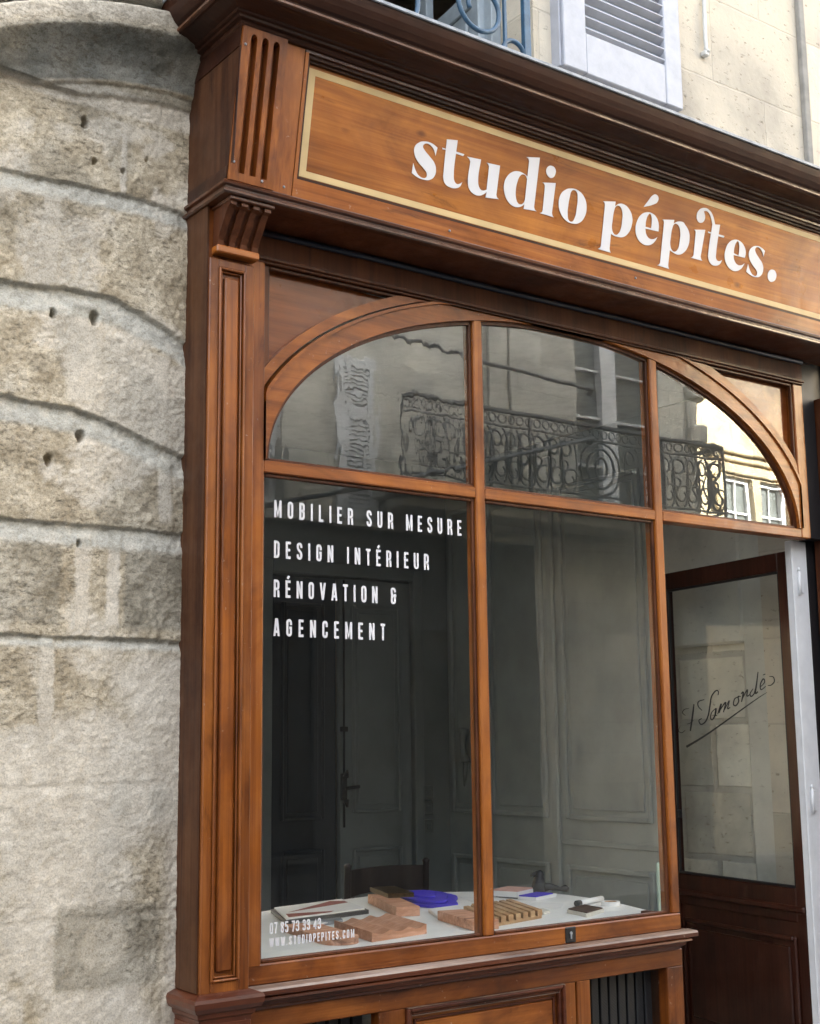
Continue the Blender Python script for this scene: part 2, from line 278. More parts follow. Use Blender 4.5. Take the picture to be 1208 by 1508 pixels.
# ------------------------------------------------------------------ object helpers
COL = SC.collection
def props(o, label=None, cat=None, group=None, kind=None):
    if label: o['label'] = label
    if cat: o['category'] = cat
    if group: o['group'] = group
    if kind: o['kind'] = kind
    return o
def thing(name, label, cat, loc=(0, 0, 0), group=None):
    o = bpy.data.objects.new(name, None); COL.objects.link(o); o.location = loc; o.empty_display_size = 0.1
    return props(o, label, cat, group)
def origin(p):
    v = Vector((0, 0, 0))
    while p is not None: v += p.location; p = p.parent
    return v
class MB:
    def __init__(s): s.bm = bmesh.new(); s.mats = []
    def mi(s, m):
        if m not in s.mats: s.mats.append(m)
        return s.mats.index(m)
    def box(s, x0, x1, y0, y1, z0, z1, bev=0.0, mat=None, rot=None, seg=1):
        bm = bmesh.new(); bmesh.ops.create_cube(bm, size=1.0)
        for v in bm.verts: v.co = Vector(((x0+x1)/2+v.co.x*(x1-x0), (y0+y1)/2+v.co.y*(y1-y0), (z0+z1)/2+v.co.z*(z1-z0)))
        if bev > 0: bmesh.ops.bevel(bm, geom=list(bm.edges), offset=bev, segments=seg, affect='EDGES', profile=0.6)
        if rot is not None:
            mtx, piv = rot; piv = Vector(piv)
            for v in bm.verts: v.co = mtx @ (v.co-piv)+piv
        s.merge(bm, mat)
    def merge(s, bm, mat=None):
        idx = s.mi(mat) if mat is not None else 0
        vm = {v: s.bm.verts.new(v.co) for v in bm.verts}
        for f in bm.faces:
            try: nf = s.bm.faces.new([vm[v] for v in f.verts])
            except ValueError: continue
            nf.material_index = idx; nf.smooth = f.smooth
        bm.free()
    def prism(s, poly, y0, y1, plane='xz', mat=None, smooth=False):
        idx = s.mi(mat) if mat is not None else 0
        def P(a, b, c): return {'xz': (a, c, b), 'xy': (a, b, c), 'yz': (c, a, b)}[plane]
        A = [s.bm.verts.new(P(a, b, y0)) for a, b in poly]; B = [s.bm.verts.new(P(a, b, y1)) for a, b in poly]
        n = len(poly); fs = []
        fs.append(s.bm.faces.new(A)); fs.append(s.bm.faces.new(B[::-1]))
        for i in range(n):
            f = s.bm.faces.new((A[i], B[i], B[(i+1) % n], A[(i+1) % n])); f.smooth = smooth; fs.append(f)
        for f in fs: f.material_index = idx
    def strip(s, inner, outer, y0, y1, close=False):
        """band between two matching polylines in xz, extruded from y0 (front) to y1"""
        n = len(inner); V = []
        for y in (y0, y1):
            V.append([s.bm.verts.new((a, y, b)) for a, b in inner]); V.append([s.bm.verts.new((a, y, b)) for a, b in outer])
        fi, fo, bi, bo = V
        for i in range(n-1):
            for q in ((fi[i], fi[i+1], fo[i+1], fo[i]), (bi[i+1], bi[i], bo[i], bo[i+1]), (fi[i+1], fi[i], bi[i], bi[i+1]), (fo[i], fo[i+1], bo[i+1], bo[i])):
                try: s.bm.faces.new(q)
                except ValueError: pass
        for q in ((fi[0], fo[0], bo[0], bi[0]), (fo[-1], fi[-1], bi[-1], bo[-1])):
            try: s.bm.faces.new(q)
            except ValueError: pass
    def tube(s, pts, r, n=8, closed=False, mat=None):
        idx = s.mi(mat) if mat is not None else 0
        P = [Vector(p) for p in pts]; m = len(P); rings = []; prev = None
        rs = r if isinstance(r, (list, tuple)) else [r]*m
        for i in range(m):
            a = P[(i-1) % m] if (closed or i > 0) else P[i]; b = P[(i+1) % m] if (closed or i < m-1) else P[i]
            d = (b-a).normalized()
            if prev is None: u = d.orthogonal().normalized()
            else: u = (prev-d*prev.dot(d)).normalized()
            prev = u; w = d.cross(u)
            rings.append([s.bm.verts.new(P[i]+(u*math.cos(2*math.pi*k/n)+w*math.sin(2*math.pi*k/n))*rs[i]) for k in range(n)])
        for i in range(m if closed else m-1):
            A, B = rings[i], rings[(i+1) % m]
            for k in range(n):
                f = s.bm.faces.new((A[k], A[(k+1) % n], B[(k+1) % n], B[k])); f.smooth = True; f.material_index = idx
        if not closed:
            s.bm.faces.new(rings[0][::-1]).material_index = idx; s.bm.faces.new(rings[-1]).material_index = idx
    def mitre(s, prof, xl, yf, yb, xr, tilt=0.0, zref=0.0, right=False, cap=True):
        """sweep profile [(p,z)] round the left corner (and optionally the right corner) of a box front"""
        cols = []
        for p, z in prof:
            y = yf-p-tilt*(z-zref)
            c = [(xl-p, yb, z), (xl-p, y, z)]
            c += [(xr+p, y, z), (xr+p, yb, z)] if right else [(xr, y, z)]
            cols.append([s.bm.verts.new(q) for q in c])
        for a, b in zip(cols[:-1], cols[1:]):
            for k in range(len(a)-1):
                try: s.bm.faces.new((a[k], a[k+1], b[k+1], b[k]))
                except ValueError: pass
        if cap:
            for k in (0, -1):
                try: s.bm.faces.new([c[k] for c in cols])
                except ValueError: pass
    def xform(s, fn):
        for v in s.bm.verts: v.co = Vector(fn(v.co))
        return s
    def build(s, name, mat, parent=None, label=None, recalc=True, smooth_angle=None, loc=None):
        if recalc: bmesh.ops.recalc_face_normals(s.bm, faces=list(s.bm.faces))
        o0 = Vector(loc) if loc is not None else origin(parent)
        for v in s.bm.verts: v.co -= o0
        me = bpy.data.meshes.new(name); s.bm.to_mesh(me); s.bm.free()
        if s.mats:
            for m in s.mats: me.materials.append(M[m])
        else: me.materials.append(M[mat])
        o = bpy.data.objects.new(name, me); COL.objects.link(o)
        if parent is not None: o.parent = parent
        if loc is not None: o.location = loc
        if label: o['label'] = label
        return o

# ================================================================== STONE BUILDING (the house carrying the shop)
def vnoise(X, Z, s, seed):
    r = np.random.RandomState(seed).rand(128, 128)
    x = X*s; z = Z*s; xi = np.floor(x).astype(int); zi = np.floor(z).astype(int); fx = x-xi; fz = z-zi
    fx = fx*fx*(3-2*fx); fz = fz*fz*(3-2*fz)
    g = lambda a, b: r[a % 128, b % 128]
    return (g(xi, zi)*(1-fx)+g(xi+1, zi)*fx)*(1-fz)+(g(xi, zi+1)*(1-fx)+g(xi+1, zi+1)*fx)*fz
def fbm(X, Z, s, seed, o=4):
    t = 0; a = 0.5; n = 0
    for k in range(o): t = t+a*vnoise(X, Z, s*2**k, seed+k); n += a; a *= 0.55
    return t/n
def sstep(a, b, x): t = np.clip((x-a)/(b-a), 0, 1); return t*t*(3-2*t)

house = thing('stone_building', 'old limestone building with rusticated blocks left of the wooden shopfront and ashlar above', 'building', (-1.2, 0.3, 0))
def rust_wall():
    xs = np.concatenate([np.arange(-2.6, -1.1, 0.025), np.arange(-1.1, -0.228, 0.0045)]); zs = np.concatenate([np.arange(0, 0.7, 0.02), np.arange(0.7, 4.15, 0.0045), np.arange(4.15, 4.61, 0.02)])
    X, Z = np.meshgrid(xs, zs, indexing='ij')
    joints = [[(-2.6, 3.33), (-0.902, 3.345), (-0.709, 3.353), (-0.48, 3.36), (-0.262, 3.345), (-0.2, 3.34)],
              [(-2.6, 2.98), (-0.888, 2.995), (-0.697, 3.007), (-0.518, 3.008), (-0.424, 2.976), (-0.33, 2.938), (-0.2, 2.865)],
              [(-2.6, 2.65), (-0.874, 2.642), (-0.684, 2.631), (-0.58, 2.622), (-0.484, 2.593), (-0.37, 2.552), (-0.2, 2.505)],
              [(-2.6, 2.27), (-0.2, 2.273)], [(-2.6, 1.935), (-0.2, 1.929)], [(-2.6, 1.5), (-0.2, 1.5)], [(-2.6, 1.12), (-0.2, 1.12)], [(-2.6, 0.55), (-0.2, 0.55)]]
    n_big = fbm(X, Z, 2.6, 3); n_med = fbm(X, Z, 11, 11, 5); n_fine = fbm(X, Z, 42, 23, 4)
    h = (n_big-0.5)*0.004+(n_med-0.5)*0.008+(n_fine-0.5)*0.009+(fbm(X, Z, 95, 311, 2)-0.5)*0.005
    mort = np.zeros_like(X); pale = np.zeros_like(X); grey = np.zeros_like(X)
    wob = (fbm(X, Z, 9, 41, 4)-0.5)*0.011+(fbm(X, Z, 60, 47, 3)-0.5)*0.009; wob2 = (fbm(X, Z, 16, 57, 3)-0.5)*0.02
    for k, J in enumerate(joints):
        zj = np.interp(X, [a for a, b in J], [b for a, b in J])
        d = Z-zj+wob
        deep = [0.013, 0.019, 0.018, 0.014, 0.014, 0.003, 0.003, 0.003][k]; hgt = [0.055, 0.085, 0.075, 0.065, 0.030, 0.03, 0.03, 0.02][k]
        hgt = hgt*(1+3*wob2)
        ramp = sstep(-hgt, -0.004, d)*(1-sstep(-0.001, 0.007, d))
        h = h-deep*ramp
        m = sstep(-hgt-0.012, -hgt+0.012, d)*(1-sstep(0.002, 0.010, d))
        if k < 5: mort = np.maximum(mort, m); h = h*(1-m*0.0)
        else: pale = np.maximum(pale, 0.5*m)
    # vertical joints filled with pale mortar
    for (xv, z0, z1, w) in ((-0.735, 3.01, 3.33, 0.035), (-0.62, 2.65, 2.98, 0.06), (-0.33, 2.30, 2.5, 0.03), (-0.60, 1.95, 2.25, 0.030), (-0.50, 1.96, 2.23, 0.028), (-0.70, 1.5, 1.93, 0.03), (-0.55, 1.12, 1.5, 0.02), (-0.35, 2.55, 2.85, 0.03), (-0.50, 3.36, 3.62, 0.012)):
        d = np.abs(X-xv+wob*1.3)
        m = (1-sstep(w*0.55, w, d))*sstep(z0-0.01, z0+0.02, Z)*(1-sstep(z1-0.02, z1+0.01, Z))
        pale = np.maximum(pale, 0.85*m); h = h*(1-m)+m*(0.002+(n_fine-0.5)*0.004)
    patch = sstep(0.53, 0.62, fbm(X, Z, 4.2, 71, 5)); pale = np.maximum(pale, patch*0.75*(Z < 3.7))
    low = 1-sstep(1.86, 1.93, Z)
    plaster = low*sstep(0.36, 0.56, fbm(X, Z, 3.4, 91, 5)); pale = np.maximum(pale, plaster*0.95)
    edge = sstep(-0.335, -0.275, X+wob*1.5)*low; pale = np.maximum(pale, edge)
    h = h*(1-0.45*plaster)
    pale = np.where(Z > 3.61, pale*0.4, pale)
    lowb = sstep(3.62, 3.64, Z+wob*0.7)*(1-sstep(3.70, 3.715, Z)); pale = np.maximum(pale, 0.85*lowb)
    # grey weathered blocks
    g = sstep(0.55, 0.66, fbm(X, Z, 3.0, 133, 4))*0.30*(1-0.7*low); grey = np.maximum(grey, g)
    blk = sstep(-0.66, -0.64, X+wob)*(1-sstep(-0.34, -0.31, X+wob))*sstep(0.90, 0.93, Z+wob)*(1-sstep(1.13, 1.16, Z+wob)); grey = np.maximum(grey, 0.42*blk*(0.5+n_big)); pale = pale*(1-blk*0.7)
    disc = 1-sstep(0.065, 0.085, np.hypot(X+0.50+wob, Z-1.03+wob2)); pale = np.maximum(pale, disc*0.45); grey = grey*(1-disc*0.6)
    for (cx, cz, rx, rz) in ((-0.46, 1.445, 0.04, 0.055), (-0.325, 1.44, 0.05, 0.06)):
        e = 1-sstep(0.8, 1.1, np.hypot((X-cx)/rx, (Z-cz)/rz)+wob*22+wob2*14); mort = np.maximum(mort, 0.55*e*n_med*1.4)
    blk2 = sstep(-0.47, -0.45, X+wob)*sstep(1.95, 1.98, Z+wob)*(1-sstep(2.20, 2.22, Z)); grey = np.maximum(grey, 0.5*blk2); pale = pale*(1-0.85*blk2)
    blk3 = (1-sstep(-0.68, -0.66, X+wob))*sstep(1.95, 1.98, Z+wob)*(1-sstep(2.20, 2.22, Z)); grey = np.maximum(grey, 0.35*blk3); pale = pale*(1-0.8*blk3)
    # string course
    prof = [(0, 0), (3.70, 0), (3.712, 0.012), (3.742, 0.016), (3.748, 0.026), (3.80, 0.040), (3.85, 0.075), (3.885, 0.110), (3.90, 0.125), (3.975, 0.128), (3.990, 0.10), (4.0, 0.085), (4.012, 0.12), (4.7, 0.12)]
    zz = Z+(0.35*(X+0.28)**2*(X > -1.2))*(Z > 3.66)+wob*0.25
    sc = np.interp(zz, [a for a, b in prof], [b for a, b in prof]); h = h*(1-0.35*(Z > 3.7))+sc
    soot_shade = sstep(3.745, 3.76, zz)*(1-sstep(3.885, 3.93, zz)); grey = np.maximum(grey, np.minimum(1, soot_shade*(0.66+0.5*n_med))); grey = np.maximum(grey, 0.75*sstep(3.70, 3.71, zz)*(1-sstep(3.742, 3.75, zz))*0.6)  # soot and the shade of the cove both put into the grey
    jt = sstep(3.984, 3.992, zz)*(1-sstep(4.006, 4.014, zz)); grey = np.maximum(grey, 0.8*jt)
    pale = np.where(Z > 3.73, np.maximum(pale, 0.6*sstep(3.90, 3.95, zz)), pale)
    # pits and old fixing holes
    for (cx, cz, r, dp) in ((a_, b_, r_*0.8, d_*0.8) for a_, b_, r_, d_ in ((-0.635, 3.575, 0.017, 0.05), (-0.60, 3.45, 0.009, 0.04), (-0.72, 2.925, 0.016, 0.05), (-0.585, 2.93, 0.018, 0.05), (-0.62, 2.55, 0.016, 0.05), (-0.72, 2.46, 0.014, 0.05), (-0.615, 2.215, 0.010, 0.03), (-0.50, 3.44, 0.008, 0.03), (-0.42, 3.50, 0.007, 0.02))):
        e = 1-sstep(0.6, 1.25, np.hypot((X-cx)/r+wob2*30, (Z-cz)/(r*1.4)+wob*20)+(n_fine-0.5)*1.3); h = h-dp*e
    # ragged bits next to the shopfront
    rag = sstep(-0.285, -0.235, X+wob); h = h-rag*(0.009*sstep(0.45, 0.7, fbm(X, Z, 14, 201, 3)))*(Z > 1.93)
    Y = 0.03-h
    nx, nz = X.shape
    o0 = house.location
    co = np.stack([X-o0.x, Y-o0.y, Z-o0.z], -1).reshape(-1, 3)
    idx = np.arange(nx*nz).reshape(nx, nz)
    q = np.stack([idx[:-1, :-1], idx[1:, :-1], idx[1:, 1:], idx[:-1, 1:]], -1).reshape(-1, 4)
    me = bpy.data.meshes.new('rusticated_wall'); me.vertices.add(len(co)); me.vertices.foreach_set('co', co.ravel())
    me.loops.add(q.size); me.loops.foreach_set('vertex_index', q.ravel().astype(np.int32))
    me.polygons.add(len(q)); me.polygons.foreach_set('loop_start', np.arange(0, q.size, 4, dtype=np.int32)); me.polygons.foreach_set('loop_total', np.full(len(q), 4, dtype=np.int32))
    me.polygons.foreach_set('use_smooth', np.ones(len(q), dtype=bool)); me.update()
    at = me.color_attributes.new('wear', 'FLOAT_COLOR', 'POINT')  # mortar, pale and grey channels; grey also carries the shade of the cove
    c4 = np.stack([mort, np.clip(pale, 0, 1), np.clip(grey, 0, 1), np.ones_like(X)], -1).astype(np.float32)
    at.data.foreach_set('color', c4.ravel())
    me.materials.append(M['rust']); o = bpy.data.objects.new('rusticated_wall', me); COL.objects.link(o); o.parent = house
    o['label'] = 'rusticated lower wall of pitted blocks with recessed mortar joints and a string course darkened by soot and shade'
rust_wall()
# upper ashlar wall with the first floor window opening
mb = MB()
OX0, OX1, OZ0, OZ1 = 0.12, 1.285, 4.12, 6.4
mb.box(-15, -2.58, 0.06, 0.5, 0, 12.3); mb.box(-2.58, -0.235, 0.02, 0.5, 4.60, 12.3); mb.box(-2.58, -0.225, 0.15, 0.5, 0.0, 4.60)
mb.box(-0.235, OX0, 0.02, 0.5, 3.45, 12.3); mb.box(OX0, OX1, 0.02, 0.5, OZ1, 12.3); mb.box(OX0, OX1, 0.02, 0.5, 3.45, OZ0); mb.box(OX1, 30, 0.02, 0.5, 3.45, 12.3)
mb.box(3.12, 30, 0.021, 0.5, 0, 3.45)
mb.box(-15, -3, 3.5, 9, 0, 12.25); mb.box(6, 30, 3.5, 9, 0, 12.25); mb.box(-15, -0.5, 0.5, 3.5, 0, 12.2); mb.box(3.6, 30, 0.5, 3.5, 0, 12.2); mb.box(-0.5, 3.6, 0.5, 3.5, 6.6, 12.22); mb.box(-0.5, 3.6, 3.3, 3.5, 3.9, 6.6); mb.box(-3.0, 6.0, 8.5, 9, 0, 5.75); mb.box(1.70, 3.6, 3.31, 3.5, 0, 3.9)  # includes an unseen courtyard wall added to keep direct sun off the rear window
mb.box(-0.5, 3.6, 0.5, 3.5, 3.46, 3.9)
mb.build('upper_wall', 'upper_stone', house, 'pale cream ashlar wall above the shop cornice')
mb = MB(); mb.box(3.035, 3.075, -0.008, 0.02, 3.9, 8.0, 0.004)
mb.build('stone_pier_edge', 'stonekerb', house)
# first floor window: inward-opened casements
wf = MB()
wf.box(OX0, OX0+0.05, 0.22, 0.30, OZ0, OZ1, 0.004); wf.box(OX1-0.055, OX1-0.002, 0.22, 0.30, OZ0, OZ1, 0.004); wf.box(OX0+0.05, OX1-0.055, 0.22, 0.30, OZ1-0.06, OZ1, 0.004)
win = wf.build('upper_window', 'greypaint', house, 'first floor window standing open behind the blue guard rail')
for (hx, ang, sg) in ((OX1-0.065, R_(97), 1), (OX0+0.06, R_(62), -1)):
    c = MB(); Wd = 0.5
    def at(b): return b
    x0, x1 = (hx-Wd, hx) if sg > 0 else (hx, hx+Wd)
    c.box(x0, x0+0.06, 0.25, 0.29, OZ0+0.03, OZ1-0.08, 0.004); c.box(x1-0.06, x1, 0.25, 0.29, OZ0+0.03, OZ1-0.08, 0.004)
    c.box(x0+0.06, x1-0.06, 0.25, 0.29, OZ0+0.03, OZ0+0.15, 0.004); c.box(x0+0.06, x1-0.06, 0.262, 0.282, OZ0+0.15, OZ0+0.62, 0.003); c.box(x0+0.09, x1-0.09, 0.246, 0.262, OZ0+0.20, OZ0+0.56, 0.008)
    c.box(x0+0.06, x1-0.06, 0.25, 0.29, OZ0+0.62, OZ0+0.70, 0.004); c.box(x0+0.06, x1-0.06, 0.25, 0.29, OZ1-0.16, OZ1-0.08, 0.004)
    mt = Matrix.Rotation(-ang if sg > 0 else ang, 3, 'Z'); pv = Vector((hx, 0.27, 0))
    c.xform(lambda co: mt @ (co-pv)+pv); c.build('casement', 'greypaint', win)
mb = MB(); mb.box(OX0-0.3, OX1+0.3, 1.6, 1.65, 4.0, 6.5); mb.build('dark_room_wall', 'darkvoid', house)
# louvred shutter, folded open flat against the wall
SX0, SX1, SZ0, SZ1 = 1.395, 2.108, 4.36, 6.4
mb = MB()
mb.box(SX0, SX0+0.13, -0.045, -0.005, SZ0, SZ1, 0.004); mb.box(SX1-0.103, SX1, -0.045, -0.005, SZ0, SZ1, 0.004)
mb.box(SX0+0.13, SX1-0.103, -0.042, -0.008, SZ0, 4.545, 0.004); mb.box(SX0+0.13, SX1-0.103, -0.042, -0.008, 5.25, 5.40, 0.004); mb.box(SX0+0.13, SX1-0.103, -0.042, -0.008, SZ1-0.12, SZ1, 0.004)
mb.box(SX0-0.012, SX0-0.002, -0.03, 0.03, SZ0, SZ1, 0.002)
sh = mb.build('louvred_shutter', 'shutter', house, 'pale lilac grey louvred shutter standing on the cornice line')
mb = MB(); z = 4.56
while z < 6.25:
    if not (5.20 < z < 5.42):
        mb.box(SX0+0.128, SX1-0.101, -0.044, -0.008, z-0.006, z+0.006, 0.002, rot=(Matrix.Rotation(R_(-38), 3, 'X'), (0, -0.026, z)))
    z += 0.052
mb.build('slat', 'shutter', sh)
mb = MB(); mb.box(SX0+0.13, SX1-0.103, 0.0, 0.012, SZ0, SZ1); mb.build('shutter_back', 'greypaint', sh)
# white cable stub on the wall
mb = MB(); mb.tube([(2.345, 0.005, 7.0), (2.338, 0.0, 5.2), (2.330, 0.0, 4.80), (2.326, -0.004, 4.74), (2.335, -0.012, 4.722)], 0.0095, 8); mb.box(2.312, 2.342, -0.012, 0.02, 4.705, 4.73, 0.004)
o = mb.build('wall_cable', 'whitecable'); props(o, 'thin white cable running down the pale upper wall right of the shutter', 'cable')
# ------------------------------------------------------------------ blue window guard
grd = thing('window_guard', 'blue wrought iron guard rail of scrolls before the first floor window', 'railing', (0.6, -0.13, 4.05))
mb = MB(); GY = -0.14
mb.bm.free()
for (a, c_, t_) in ((1.085, 1.118, 0.012), (0.985, 0.998, 0.008), (0.02, 0.05, 0.012)):
    mb = MB(); mb.box(a, c_, GY-t_, GY+t_, 4.0, 5.1, 0.002); mb.build('post', 'bluepaint', grd)
mb = MB(); mb.box(0.0, 1.13, GY-0.022, GY+0.022, 5.10, 5.13, 0.006); mb.build('rail', 'bluepaint', grd)
mb = MB(); mb.box(0.0, 1.13, GY-0.010, GY+0.010, 4.06, 4.085, 0.003); mb.build('rail', 'bluepaint', grd)
mb = MB()
def ring(cx, cz, r, a0, a1, rr=0.010, n=40, spiral=0.0):
    mb.tube([(cx+(r-spiral*k/n)*math.cos(R_(a0+(a1-a0)*k/n)), GY, cz+(r-spiral*k/n)*math.sin(R_(a0+(a1-a0)*k/n))) for k in range(n+1)], rr, 7)
ring(0.875, 4.395, 0.115, 165, 560, spiral=0.055); ring(0.66, 4.46, 0.115, 200, -200, spiral=0.05); ring(1.035, 4.25, 0.055, 0, 360); ring(1.043, 4.235, 0.016, 0, 360, 0.012)
ring(0.42, 4.32, 0.16, -60, 120, spiral=0.03); ring(0.30, 4.32, 0.12, 100, -200, spiral=0.06); ring(0.875, 4.72, 0.12, 180, -200, spiral=0.06); ring(0.55, 4.80, 0.13, 0, 400, spiral=0.07); ring(0.25, 4.75, 0.13, 180, -200, spiral=0.06)
ring(0.72, 4.215, 0.05, 200, -120, spiral=0.02); ring(1.03, 4.6, 0.05, 0, 360)
mb.build('scrollwork', 'bluepaint', grd)

# ================================================================== SHOPFRONT
shop = thing('shopfront', 'varnished orange brown wooden shopfront with lettered sign, arched window and dark cornice', 'shopfront', (1.3, 0.0, 0.0))
TILT, ZR = 0.185, 3.35
def ty(off, z): return off-TILT*(z-ZR)
# --- pilasters
def pilaster(x0, x1):
    mb = MB()
    mb.box(x0, x1, -0.106, 0.045, 0.90, 3.331)
    st = 0.033
    mb.box(x0-0.001, x0+st, -0.121, -0.104, 0.885, 3.156, 0.003); mb.box(x1-st, x1+0.001, -0.121, -0.104, 0.885, 3.156, 0.003)
    mb.box(x0+st-0.001, x1-st+0.001, -0.1205, -0.104, 3.128, 3.156, 0.003); mb.box(x0+st-0.001, x1-st+0.001, -0.1205, -0.104, 0.885, 0.918, 0.003)
    p = mb.build('pilaster', 'pil', shop)
    b = MB()
    xi, xj = x0+st, x1-st
    for (d, w, yy) in ((0.0, 0.007, -0.127), (0.009, 0.006, -0.117)):
        b.box(xi+d, xi+d+w, yy, -0.1, 0.918+d, 3.128-d, 0.0025); b.box(xj-d-w, xj-d, yy, -0.1, 0.918+d, 3.128-d, 0.0025)
        b.box(xi+d+w, xj-d-w, yy+0.0005, -0.1, 3.128-d-w, 3.128-d, 0.0025); b.box(xi+d+w, xj-d-w, yy+0.0005, -0.1, 0.918+d, 0.918+d+w, 0.0025)
    b.build('panel_moulding', 'pil', p)
    b = MB(); b.box(xi+0.022, xj-0.022, -0.1185, -0.1, 0.945, 3.10, 0.005); b.build('raised_panel', 'frame_v', p)
    return p
pl = pilaster(-0.262, -0.100)
mb = MB(); mb.box(-0.2685, -0.262, -0.110, 0.06, 0.89, 3.331); mb.build('pilaster_return', 'return', pl)
mb = MB()
base_prof = [(0.0, 0.80), (0.004, 0.80), (0.006, 0.815), (0.014, 0.822), (0.016, 0.834), (0.026, 0.840), (0.034, 0.852), (0.036, 0.868), (0.032, 0.878), (0.012, 0.886), (0.0, 0.889)]
mb.mitre(base_prof, -0.262, -0.122, 0.06, -0.100, right=True)
mb.build('pilaster_base', 'base_h', pl)
mb = MB(); mb.box(-0.268, -0.094, -0.128, 0.06, 0.12, 0.805, 0.004); mb.box(-0.275, -0.088, -0.135, 0.06, 0.0, 0.12, 0.004); mb.build('pilaster_plinth', 'base_h', pl)
mb = MB(); mb.box(2.955, 3.115, -0.106, 0.045, 0.02, 3.165, 0.004); mb.box(2.985, 3.085, -0.118, -0.10, 0.95, 3.1, 0.005); mb.build('pilaster', 'dark_v', shop)  # right pilaster, wood darkened for the shade on its side
# --- corbel
def corbel(x0, x1):
    prof = [(-0.108, 3.318), (-0.222, 3.318), (-0.222, 3.306), (-0.205, 3.30), (-0.190, 3.282), (-0.172, 3.255), (-0.152, 3.232), (-0.140, 3.212), (-0.136, 3.196), (-0.108, 3.196)]
    mb = MB(); mb.prism([(y+0.012 if y < -0.11 else y, z) for y, z in prof], x0+0.002, x1-0.002, 'yz')
    n = 4; w = (x1-x0); rib = w*0.155; fl = (w-n*rib)/(n-1)
    for k in range(n):
        a = x0+k*(rib+fl); mb.prism(prof, a, a+rib, 'yz')
    c = mb.build('corbel', 'dark_v', shop)
    b = MB(); b.box(x0-0.006, x1+0.010, -0.232, -0.09, 3.3185, 3.331, 0.003); b.build('corbel_cap', 'mould', c)
    b = MB(); b.box(x0-0.004, x1+0.004, -0.145, -0.09, 3.170, 3.1955, 0.004); b.build('corbel_foot', 'frame_h', c)
corbel(-0.246, -0.098)
# --- fascia box and sign
XR = 3.13
mb = MB()
def tbox(mb, x0, x1, off0, off1, z0, z1):
    pts = []
    A = [(x0, ty(off0, z0), z0), (x1, ty(off0, z0), z0), (x1, ty(off0, z1), z1), (x0, ty(off0, z1), z1)]
    B = [(x0, ty(off1, z0), z0), (x1, ty(off1, z0), z0), (x1, ty(off1, z1), z1), (x0, ty(off1, z1), z1)]
    a = [mb.bm.verts.new(p) for p in A]; b = [mb.bm.verts.new(p) for p in B]
    mb.bm.faces.new(a); mb.bm.faces.new(b[::-1])
    for i in range(4): mb.bm.faces.new((a[i], b[i], b[(i+1) % 4], a[(i+1) % 4]))
FY = -0.232
# carcass behind
mb.prism([(0.012, 3.345), (ty(FY+0.05, 3.345), 3.345), (ty(FY+0.05, 3.88), 3.88), (0.012, 3.88)], -0.255, XR, 'yz')
fas = mb.build('fascia', 'fascia', shop)
b = MB(); tbox(b, -0.028, XR, FY, FY+0.055, 3.370, 3.436); b.build('bottom_rail', 'frame_h', fas)
b = MB(); tbox(b, -0.028, XR, FY, FY+0.055, 3.846, 3.872); b.build('top_rail', 'mould', fas)
b = MB(); tbox(b, -0.105, -0.030, FY+0.003, FY+0.055, 3.370, 3.872); tbox(b, -0.028, -0.016, FY, FY+0.055, 3.436, 3.846); b.build('end_stile', 'frame_v', fas)
# dark inner moulding of the sign
b = MB()
tbox(b, -0.016, XR, FY+0.010, FY+0.05, 3.436, 3.446); tbox(b, -0.016, XR, FY+0.022, FY+0.05, 3.446, 3.455)
tbox(b, -0.016, XR, FY+0.010, FY+0.05, 3.836, 3.846); tbox(b, -0.016, XR, FY+0.022, FY+0.05, 3.829, 3.836)
tbox(b, -0.016, -0.006, FY+0.010, FY+0.05, 3.446, 3.836); tbox(b, -0.006, 0.002, FY+0.022, FY+0.05, 3.455, 3.829)
b.build('sign_moulding', 'dark_h', fas)
# fluted block
b = MB(); x0, x1 = -0.268, -0.105
fx = [(-0.2375, -0.2145), (-0.1965, -0.1735), (-0.1555, -0.1325)]
b_bm = b
def vstrip(a, c, off, z0=3.374, z1=3.872): tbox(b, a, c, off, FY+0.055, z0, z1)
vstrip(x0, fx[0][0], FY-0.012); vstrip(fx[0][1], fx[1][0], FY-0.012); vstrip(fx[1][1], fx[2][0], FY-0.012); vstrip(fx[2][1], x1, FY-0.012)
for a, c in fx:
    vstrip(a, c, FY+0.022, 3.40, 3.845); vstrip(a, c, FY-0.012, 3.374, 3.400)
    # round flute head
    mid = (a+c)/2; r = (c-a)/2; zt = 3.827
    for k in range(6):
        t0, t1 = math.pi*k/6, math.pi*(k+1)/6
        xa, xb = mid+r*math.cos(t1), mid+r*math.cos(t0)
        tbox(b, xa, xb, FY-0.012, FY+0.055, zt+r*min(math.sin(t0), math.sin(t1))+0.002, 3.872)
b.build('fluted_block', 'frame_v', fas)
# left return boards of the box
b = MB()
def ret(off, z0, z1, x): 
    b.prism([(0.10, z0), (ty(FY-0.002, z0), z0), (ty(FY-0.002, z1), z1), (0.10, z1)], x, -0.262, 'yz')
ret(0, 3.372, 3.872, -0.2695); 
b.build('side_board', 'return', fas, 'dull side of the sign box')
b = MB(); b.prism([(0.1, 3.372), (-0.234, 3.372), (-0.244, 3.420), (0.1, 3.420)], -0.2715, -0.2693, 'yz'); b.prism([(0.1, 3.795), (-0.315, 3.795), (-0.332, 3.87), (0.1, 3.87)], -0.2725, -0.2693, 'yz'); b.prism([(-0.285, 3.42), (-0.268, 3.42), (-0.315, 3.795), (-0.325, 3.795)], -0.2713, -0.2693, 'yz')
b.build('side_rail', 'dark_h', fas)
